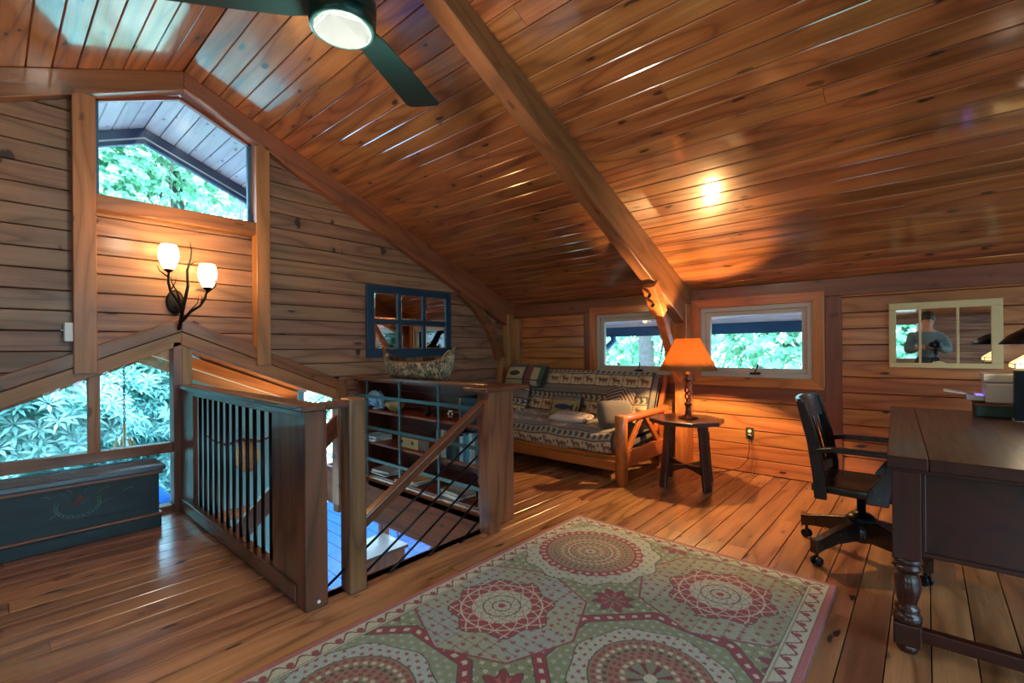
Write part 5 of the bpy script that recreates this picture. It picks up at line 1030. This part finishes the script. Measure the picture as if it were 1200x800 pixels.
b = MB(); b.add([(ax + x, ay + y, z) for z in (1.112, 1.135) for x, y in pts], [(i, (i + 1) % 4, 4 + (i + 1) % 4, 4 + i) for i in range(4)]); b.build('skirt', 'amber', ab, solid=.002)
b = MB(); [b.tube([(ax + x, ay + y, 1.112), (ax + x, ay + y, 1.135), (ax + x * .25, ay + y * .25, 1.22)], .003, 5) for x, y in pts]; b.tube([(ax + x, ay + y, 1.135) for x, y in pts + pts[:1]], .003, 5); b.build('lead_seam', 'iron', ab); box('foot', 4.0, 4.06, -.55, -.47, 1.101, 1.135, 'bronze', ab)
dl = empty('desk_lamp', (3.85, -.66, dz), 'black metal desk lamp with flared shade, lit, at the right frame edge', 'lamp')
b = MB(); b.lathe([(.0, 0), (.09, 0), (.09, .015), (.02, .025)], (3.86, -.74, dz), 24); b.build('base', 'iron', dl, True); b = MB(); b.tube([(3.86, -.74, .82), (3.86, -.74, 1.38), (3.86, -.66, 1.43), (3.86, -.50, 1.37)], .009, 8); b.build('stem', 'iron', dl, True)
b = MB(); b.lathe([(.19, 0), (.15, .05), (.09, .09), (.03, .11), (.02, .13)], (3.86, -.50, 1.25), 32); b.f = [q for q in b.f if len(q) == 4]; b.build('lamp_shade', 'iron', dl, True, solid=.003)
b = MB(); b.ball((3.86, -.50, 1.30), .025); b.build('light_bulb', 'bulb', dl, True); lamp('desk_lamp_bulb', 'POINT', (3.86, -.50, 1.262), 6, (1, .85, .65), .03)
# lamps added behind the photographer only to brighten the room
for fx_, fy_, lb in ((3.3, -2.4, 'added fill lamp with pale drum shade behind the photographer, desk side'), (-1.7, -1.9, 'added fill lamp with pale drum shade behind the photographer, chest side')):
    f_ = empty('fill_floor_lamp', (fx_, fy_, 0), lb, 'lamp', 'added fill lamps behind the photographer'); b = MB(); b.lathe([(0, 0), (.14, 0), (.14, .02), (.03, .03)], (fx_, fy_, 0), 24); b.build('base', 'bronze', f_, True)
    b = MB(); b.tube([(fx_, fy_, .02), (fx_, fy_, 1.4)], .012); b.build('pole', 'bronze', f_, True); b = MB(); b.lathe([(.2, 1.30), (.17, 1.55)], (fx_, fy_, 0), 28); b.f = b.f[:28]; b.build('lamp_shade', 'white', f_, True, solid=.002)
    lamp('fill_lamp_bulb', 'POINT', (fx_, fy_, 1.45), 32, (1, .8, .58), .04)
# ---------------------------------------------------------------- outdoors
gd = empty('ground', (0, 0, -3.2), 'sloping leaf-strewn forest ground outside', kind='structure')
b = MB(); b.box(-30, 30, -30, 34, -3.4, -3.2); b.build('soil', 'ground', gd)
def leafcloud(name, cen, rad, nros, nleaf, ll, lw, mat, parent, seed, droop=.35, shell=.55, mw=None):
    g = np.random.default_rng(seed); d = g.normal(size=(nros, 3)); d /= np.linalg.norm(d, axis=1)[:, None]
    rr_ = (shell + (1 - shell) * g.random(nros)) * (1 + .18 * np.sin(d[:, 0] * 5 + seed) * np.cos(d[:, 2] * 6 + seed)); c = np.array(cen) + d * rr_[:, None] * np.array(rad)
    ax = d * .8 + np.array([0, 0, .6]); ax /= np.linalg.norm(ax, axis=1)[:, None]
    t1 = np.cross(ax, g.normal(size=(nros, 3))); t1 /= np.linalg.norm(t1, axis=1)[:, None]; t2 = np.cross(ax, t1)
    ph = (np.arange(nleaf) / nleaf * 2 * np.pi)[None] + g.random((nros, 1)) * 6; ls_ = ll * (.7 + .6 * g.random((nros, nleaf)))
    r_ = t1[:, None] * np.cos(ph)[..., None] + t2[:, None] * np.sin(ph)[..., None]; s_ = -t1[:, None] * np.sin(ph)[..., None] + t2[:, None] * np.cos(ph)[..., None]
    up_ = ax[:, None] * (.25 + .5 * g.random((nros, nleaf)))[..., None]; p0 = c[:, None] + r_ * .01; mid = p0 + (r_ + up_) * (ls_ * .5)[..., None]; tip = p0 + (r_ + up_ * .6 - np.array([0, 0, droop])) * ls_[..., None]
    k = s_ * (lw * (.8 + .4 * g.random((nros, nleaf))) / 2)[..., None]; Vt = np.stack([p0, mid + k, tip, mid - k], 2).reshape(-1, 3); nl = nros * nleaf
    me = bpy.data.meshes.new(name); me.vertices.add(len(Vt)); me.vertices.foreach_set('co', Vt.reshape(-1).astype(np.float32)); me.loops.add(nl * 4); me.loops.foreach_set('vertex_index', np.arange(nl * 4, dtype=np.int32)); me.polygons.add(nl); me.polygons.foreach_set('loop_start', np.arange(0, nl * 4, 4, dtype=np.int32)); me.update(calc_edges=True); me.materials.append(M[mat])
    o = bpy.data.objects.new(name, me); link(o, parent, mw); o['kind'] = 'stuff'; return o
rdl = ['broad rhododendron bush filling the low left window', 'rhododendron bush behind the window mullion over the chest', 'rhododendron bush outside behind the hanging candle fixture', 'rhododendron bush outside far to the left of the chest', 'tall rhododendron bush behind the two low bushes']
for i, (x, y, z, rx, ry, rz_) in enumerate([(-1.7, 8.6, .2, 1.7, 1.1, 1.6), (.3, 8.9, .3, 1.5, 1.1, 1.55), (1.9, 9.4, .1, 1.6, 1.2, 1.7), (-4.6, 8.3, .3, 1.8, 1.2, 1.7), (-.6, 10.6, 1.3, 3.2, 1.2, 1.9)]):
    s = empty('rhododendron_bush', (x, y, -3.2), rdl[i], 'bush', 'rhododendron bushes outside the low windows')
    leafcloud('foliage', (x, y, z), (rx, ry, rz_), 2300, 9, .165, .042, 'leafA', s, 11 + i, .12)
    b = MB(); rr = random.Random(i)
    for k in range(9): a_ = rr.uniform(0, 6.28); b.tube([(x, y, -3.2), (x + .3 * math.cos(a_), y + .3 * math.sin(a_), z - rz_), (x + rx * .6 * math.cos(a_), y + ry * .6 * math.sin(a_), z + rr.uniform(-.6, .7) * rz_)], [.05, .03, .01], 6)
    b.build('stems', 'bark', s)
def tree(x, y, h, label, clouds, seed, group, tr_=.14, leaf='leafB', n=800, ll=.11, lw=.075, lean=0):
    s = empty('tree', (x, y, -3.2), label, 'tree', group); rr = random.Random(seed); b = MB()
    b.tube([(x, y, -3.2), (x + .1 + lean * .3, y, 0), (x - .05 + lean * .7, y + .1, h * .55), (x + .1 + lean, y, h)], [tr_ * 1.2, tr_, tr_ * .75, .04], 12); b.build('trunk', 'bark', s, True)
    b = MB()
    for (cx_, cy_, cz_, rx, ry, rz_) in clouds:
        for _ in range(5): q = [rr.uniform(-.8, .8) for _ in range(3)]; b.tube([(x + lean * .5, y, max(-2, cz_ - rz_ - .5)), ((x + cx_ + q[0] * rx) / 2, (y + cy_ + q[1] * ry) / 2, cz_ - rz_ * .3), (cx_ + q[0] * rx, cy_ + q[1] * ry, cz_ + q[2] * rz_)], [.045, .03, .008], 6)
    b.build('branches', 'bark', s)
    for i, (cx_, cy_, cz_, rx, ry, rz_) in enumerate(clouds): leafcloud('foliage', (cx_, cy_, cz_), (rx, ry, rz_), n, 6, ll, lw, leaf, s, seed * 7 + i, .2, .25)
G1, G2, G3, G4 = 'trees beyond the gable window', 'trees beyond the low knee wall windows', 'trees behind the photographer', 'trees on the left side of the house'
tree(2.6, 13, 10, 'tree with dark leaning trunk seen through the top gable window', [(1.6, 12.8, 5.2, 1.8, 1.2, 1.5), (3.4, 13, 5.6, 2.0, 1.3, 1.7)], 3, G1, .16, n=1150, lean=.6)
tree(5.2, 13.5, 10, 'slimmer tree at the right in the top gable window', [(5.4, 13.5, 6.0, 1.9, 1.2, 1.5), (4.2, 14.5, 8.2, 2.2, 1.4, 1.2)], 4, G1, .12, n=1050)
tree(.4, 15, 11, 'bushy tree low at the left in the top gable window', [(1.2, 15.5, 6.2, 2.2, 1.5, 1.4), (-1.6, 14, 5.5, 2.5, 1.6, 1.8)], 5, G1, .15, n=700)
tree(3.9, 12.0, 5, 'undergrowth tree beyond the stairwell side of the gable', [(3.6, 12.2, 1.2, 2.6, 1.3, 2.2), (6.8, 12, .5, 2.6, 1.3, 2.6)], 15, G1, .1, n=900)
tree(9.4, 4.5, 8, 'tree with grey bark trunk seen through the window above the futon', [(10.6, 5.6, 1.4, 1.4, 2.4, 1.9), (10.8, 8.6, 1.2, 1.5, 2.4, 2.0)], 6, G2, .17, n=1100, ll=.1)
tree(11.3, 1.8, 6, 'leafy tree filling the window between lamp and cream mirror', [(10.4, 2.3, 1.3, 1.3, 2.2, 1.9), (10.2, 3.6, 2.6, 1.3, 2, 1.2)], 7, G2, .1, n=1300, ll=.1)
tree(11.0, -1.4, 6, 'leafy tree at the right edge of the low window beside the cream mirror', [(10.4, -.6, 1.4, 1.3, 2.2, 2.1)], 8, G2, .1, n=1100, ll=.1)
for i, (x, y) in enumerate([(-2.2, -8.6), (.6, -9.2), (3.3, -8.8), (6.2, -9.3)]): tree(x, y, 7, 'leafy tree outside the windows behind the photographer', [(x, y, 1.4, 1.9, 1.3, 2.3)], 20 + i, G3, .13, n=1000, ll=.15, lw=.1)
for i, (x, y) in enumerate([(-8.2, -2.4), (-8.6, .4), (-8.1, 3.2)]): tree(x, y, 7, 'leafy tree outside the left knee wall', [(x, y, 1.0, 1.3, 1.9, 2.2)], 30 + i, G4, .13, n=1000, ll=.15, lw=.1)
# ---------------------------------------------------------------- photographer (seen in the cream mirror)
ps = empty('person', (-.52, -.02, 0), 'standing person in grey top and dark green trousers behind the camera tripod', 'person')
M['skin'] = plain('skin', '#b98468', .55, 0, .05); M['top'] = plain('grey_green_top', '#5b6b6a', .8, 0, .1); M['trs'] = plain('green_trousers', '#2f3a33', .8, 0, .1); M['hair'] = plain('dark_hair', '#2a1d16', .6, 0, .2, 60)
def skin(name, verts, edges, radii, mat, parent, root=0, sub=2):
    me = bpy.data.meshes.new(name); me.from_pydata(verts, edges, []); me.update(); o = bpy.data.objects.new(name, me); me.materials.append(M[mat]); link(o, parent)
    o.modifiers.new('skin', 'SKIN').use_smooth_shade = True; sv = me.skin_vertices[0].data
    for i, r in enumerate(radii): sv[i].radius = (r, r) if isinstance(r, (int, float)) else r
    sv[root].use_root = True; s = o.modifiers.new('sub', 'SUBSURF'); s.levels = sub; s.render_levels = sub; return o
bx, by = -.52, -.02
B_ = {'pel': (bx, by, .95), 'wai': (bx, by, 1.10), 'che': (bx - .01, by, 1.30), 'nk0': (bx, by, 1.45), 'nk1': (bx + .03, by, 1.53), 'hd0': (bx + .05, by, 1.61), 'hd1': (bx + .05, by, 1.70),
      'hL': (bx, by + .09, .92), 'kL': (bx + .03, by + .11, .50), 'aL': (bx - .01, by + .12, .09), 'tL': (bx + .13, by + .14, .035), 'hR': (bx, by - .09, .92), 'kR': (bx + .03, by - .11, .50), 'aR': (bx - .01, by - .12, .09), 'tR': (bx + .13, by - .14, .035),
      'sL': (bx - .01, by + .18, 1.41), 'eL': (bx + .06, by + .25, 1.14), 'wL': (bx + .28, by + .13, 1.20), 'sR': (bx - .01, by - .18, 1.41), 'eR': (bx + .06, by - .25, 1.14), 'wR': (bx + .28, by - .13, 1.22), 'pL': (bx + .35, by + .08, 1.22), 'pR': (bx + .35, by - .08, 1.24)}
ks = list(B_); ix = {k: i for i, k in enumerate(ks)}; E_ = [('pel', 'wai'), ('wai', 'che'), ('che', 'nk0'), ('nk0', 'nk1'), ('nk1', 'hd0'), ('hd0', 'hd1'), ('pel', 'hL'), ('hL', 'kL'), ('kL', 'aL'), ('aL', 'tL'), ('pel', 'hR'), ('hR', 'kR'), ('kR', 'aR'), ('aR', 'tR'), ('nk0', 'sL'), ('sL', 'eL'), ('eL', 'wL'), ('wL', 'pL'), ('nk0', 'sR'), ('sR', 'eR'), ('eR', 'wR'), ('wR', 'pR')]
RD = {'pel': .115, 'wai': .105, 'che': .13, 'nk0': .08, 'nk1': .055, 'hd0': .085, 'hd1': .085, 'hL': .09, 'kL': .06, 'aL': .04, 'tL': .035, 'hR': .09, 'kR': .06, 'aR': .04, 'tR': .035, 'sL': .06, 'eL': .043, 'wL': .028, 'sR': .06, 'eR': .043, 'wR': .028, 'pL': .035, 'pR': .035}
_a = NT('photographer_body'); _t = _a.n('ShaderNodeTexCoord'); _s = _a.n('ShaderNodeSeparateXYZ'); _a.l(_t.outputs['Object'], _s.inputs[0])
_c = _a.mix(_a.math('GREATER_THAN', _s.outputs[2], .96), hexc('#2f3a33'), hexc('#5b6b6a')); _c = _a.mix(_a.math('GREATER_THAN', _s.outputs[2], 1.47), _c, hexc('#b98468')); _c = _a.mix(_a.math('GREATER_THAN', _s.outputs[0], bx + .27), _c, hexc('#b98468')); M['pbody'] = _a.set(Base_Color=_c, Roughness=.75)
body = skin('body', [B_[k] for k in ks], [(ix[a_], ix[c_]) for a_, c_ in E_], [RD[k] for k in ks], 'pbody', ps)
def sub_skin(name, keys, edges, grow, mat):
    ii = {k: i for i, k in enumerate(keys)}; rd = [tuple(v + grow for v in RD[k]) if isinstance(RD[k], tuple) else RD[k] + grow for k in keys]; return skin(name, [B_[k] for k in keys], [(ii[a_], ii[c_]) for a_, c_ in edges], rd, mat, ps)
sub_skin('trousers', ['pel', 'wai', 'hL', 'kL', 'aL', 'hR', 'kR', 'aR'], [('pel', 'wai'), ('pel', 'hL'), ('hL', 'kL'), ('kL', 'aL'), ('pel', 'hR'), ('hR', 'kR'), ('kR', 'aR')], .022, 'trs')
sub_skin('sweater', ['wai', 'che', 'nk0', 'sL', 'eL', 'wL', 'sR', 'eR', 'wR'], [('wai', 'che'), ('che', 'nk0'), ('nk0', 'sL'), ('sL', 'eL'), ('eL', 'wL'), ('nk0', 'sR'), ('sR', 'eR'), ('eR', 'wR')], .032, 'top')
for sgn, pk in ((1, 'pL'), (-1, 'pR')):
    p = Vector(B_[pk])
    for k in range(4): skin('finger', [tuple(p), tuple(p + Vector((.045, -sgn * .015, .018 - k * .016))), tuple(p + Vector((.065 - .004 * k, -sgn * .04, .012 - k * .016))), tuple(p + Vector((.06, -sgn * .058, .006 - k * .016)))], [(0, 1), (1, 2), (2, 3)], [.012, .009, .008, .007], 'skin', ps, sub=1)
    skin('thumb', [tuple(p + Vector((-.02, -sgn * .01, .02))), tuple(p + Vector((.015, -sgn * .035, .035))), tuple(p + Vector((.04, -sgn * .05, .035)))], [(0, 1), (1, 2)], [.013, .01, .008], 'skin', ps, sub=1)
b = MB(); b.ball((bx + .015, by, 1.705), .108, 18, 12, (.95, .92, 1.05)); b.v = [p for p in b.v]; hb = b.build('hair', 'hair', ps, True)
b = MB(); b.tube([(bx + .135, by, 1.67), (bx + .16, by, 1.63), (bx + .14, by, 1.62)], [.01, .016, .01], 8); [b.ball((bx + .132, by + q, 1.665), .012) for q in (-.032, .032)]; b.tube([(bx + .135, by - .02, 1.585), (bx + .14, by, 1.583), (bx + .135, by + .02, 1.585)], .006, 6); b.build('face', 'skin', ps, True)
tp = empty('tripod', (-.17, -.12, 0), 'black camera tripod standing in front of the photographer', 'tripod')
for a_ in (200, 320, 80):
    c, s = math.cos(R(a_)), math.sin(R(a_)); b = MB(); b.tube([(-.17 + .03 * c, -.12 + .03 * s, 1.05), (-.17 + .2 * c, -.12 + .2 * s, .5), (-.17 + .33 * c, -.12 + .33 * s, .0)], [.015, .013, .01], 8); b.build('leg', 'iron', tp, True)
b = MB(); b.tube([(-.17, -.12, .8), (-.17, -.12, 1.19)], .014); b.ball((-.17, -.12, 1.12), .03); b.build('centre_column', 'iron', tp, True)
cb = empty('camera_body', (-.17, -.12, 1.19), 'black camera with short lens on the tripod', 'camera')
fr = Matrix.Translation((-.16, -.13, 1.25)) @ Matrix.Rotation(YAW, 4, 'Z')
b = MB(); b.box(-.035, .03, -.07, .07, -.05, .05); b.build('body', 'iron', cb, mw=fr, bevel=.008, seg=2); b = MB(); b.box(-.03, .02, -.025, .025, .05, .08); b.build('prism_housing', 'iron', cb, mw=fr, bevel=.006)
b = MB(); b.tube([(.03, 0, 0), (.10, 0, 0)], [.036, .04], 20); b.build('lens', 'iron', cb, True, fr)
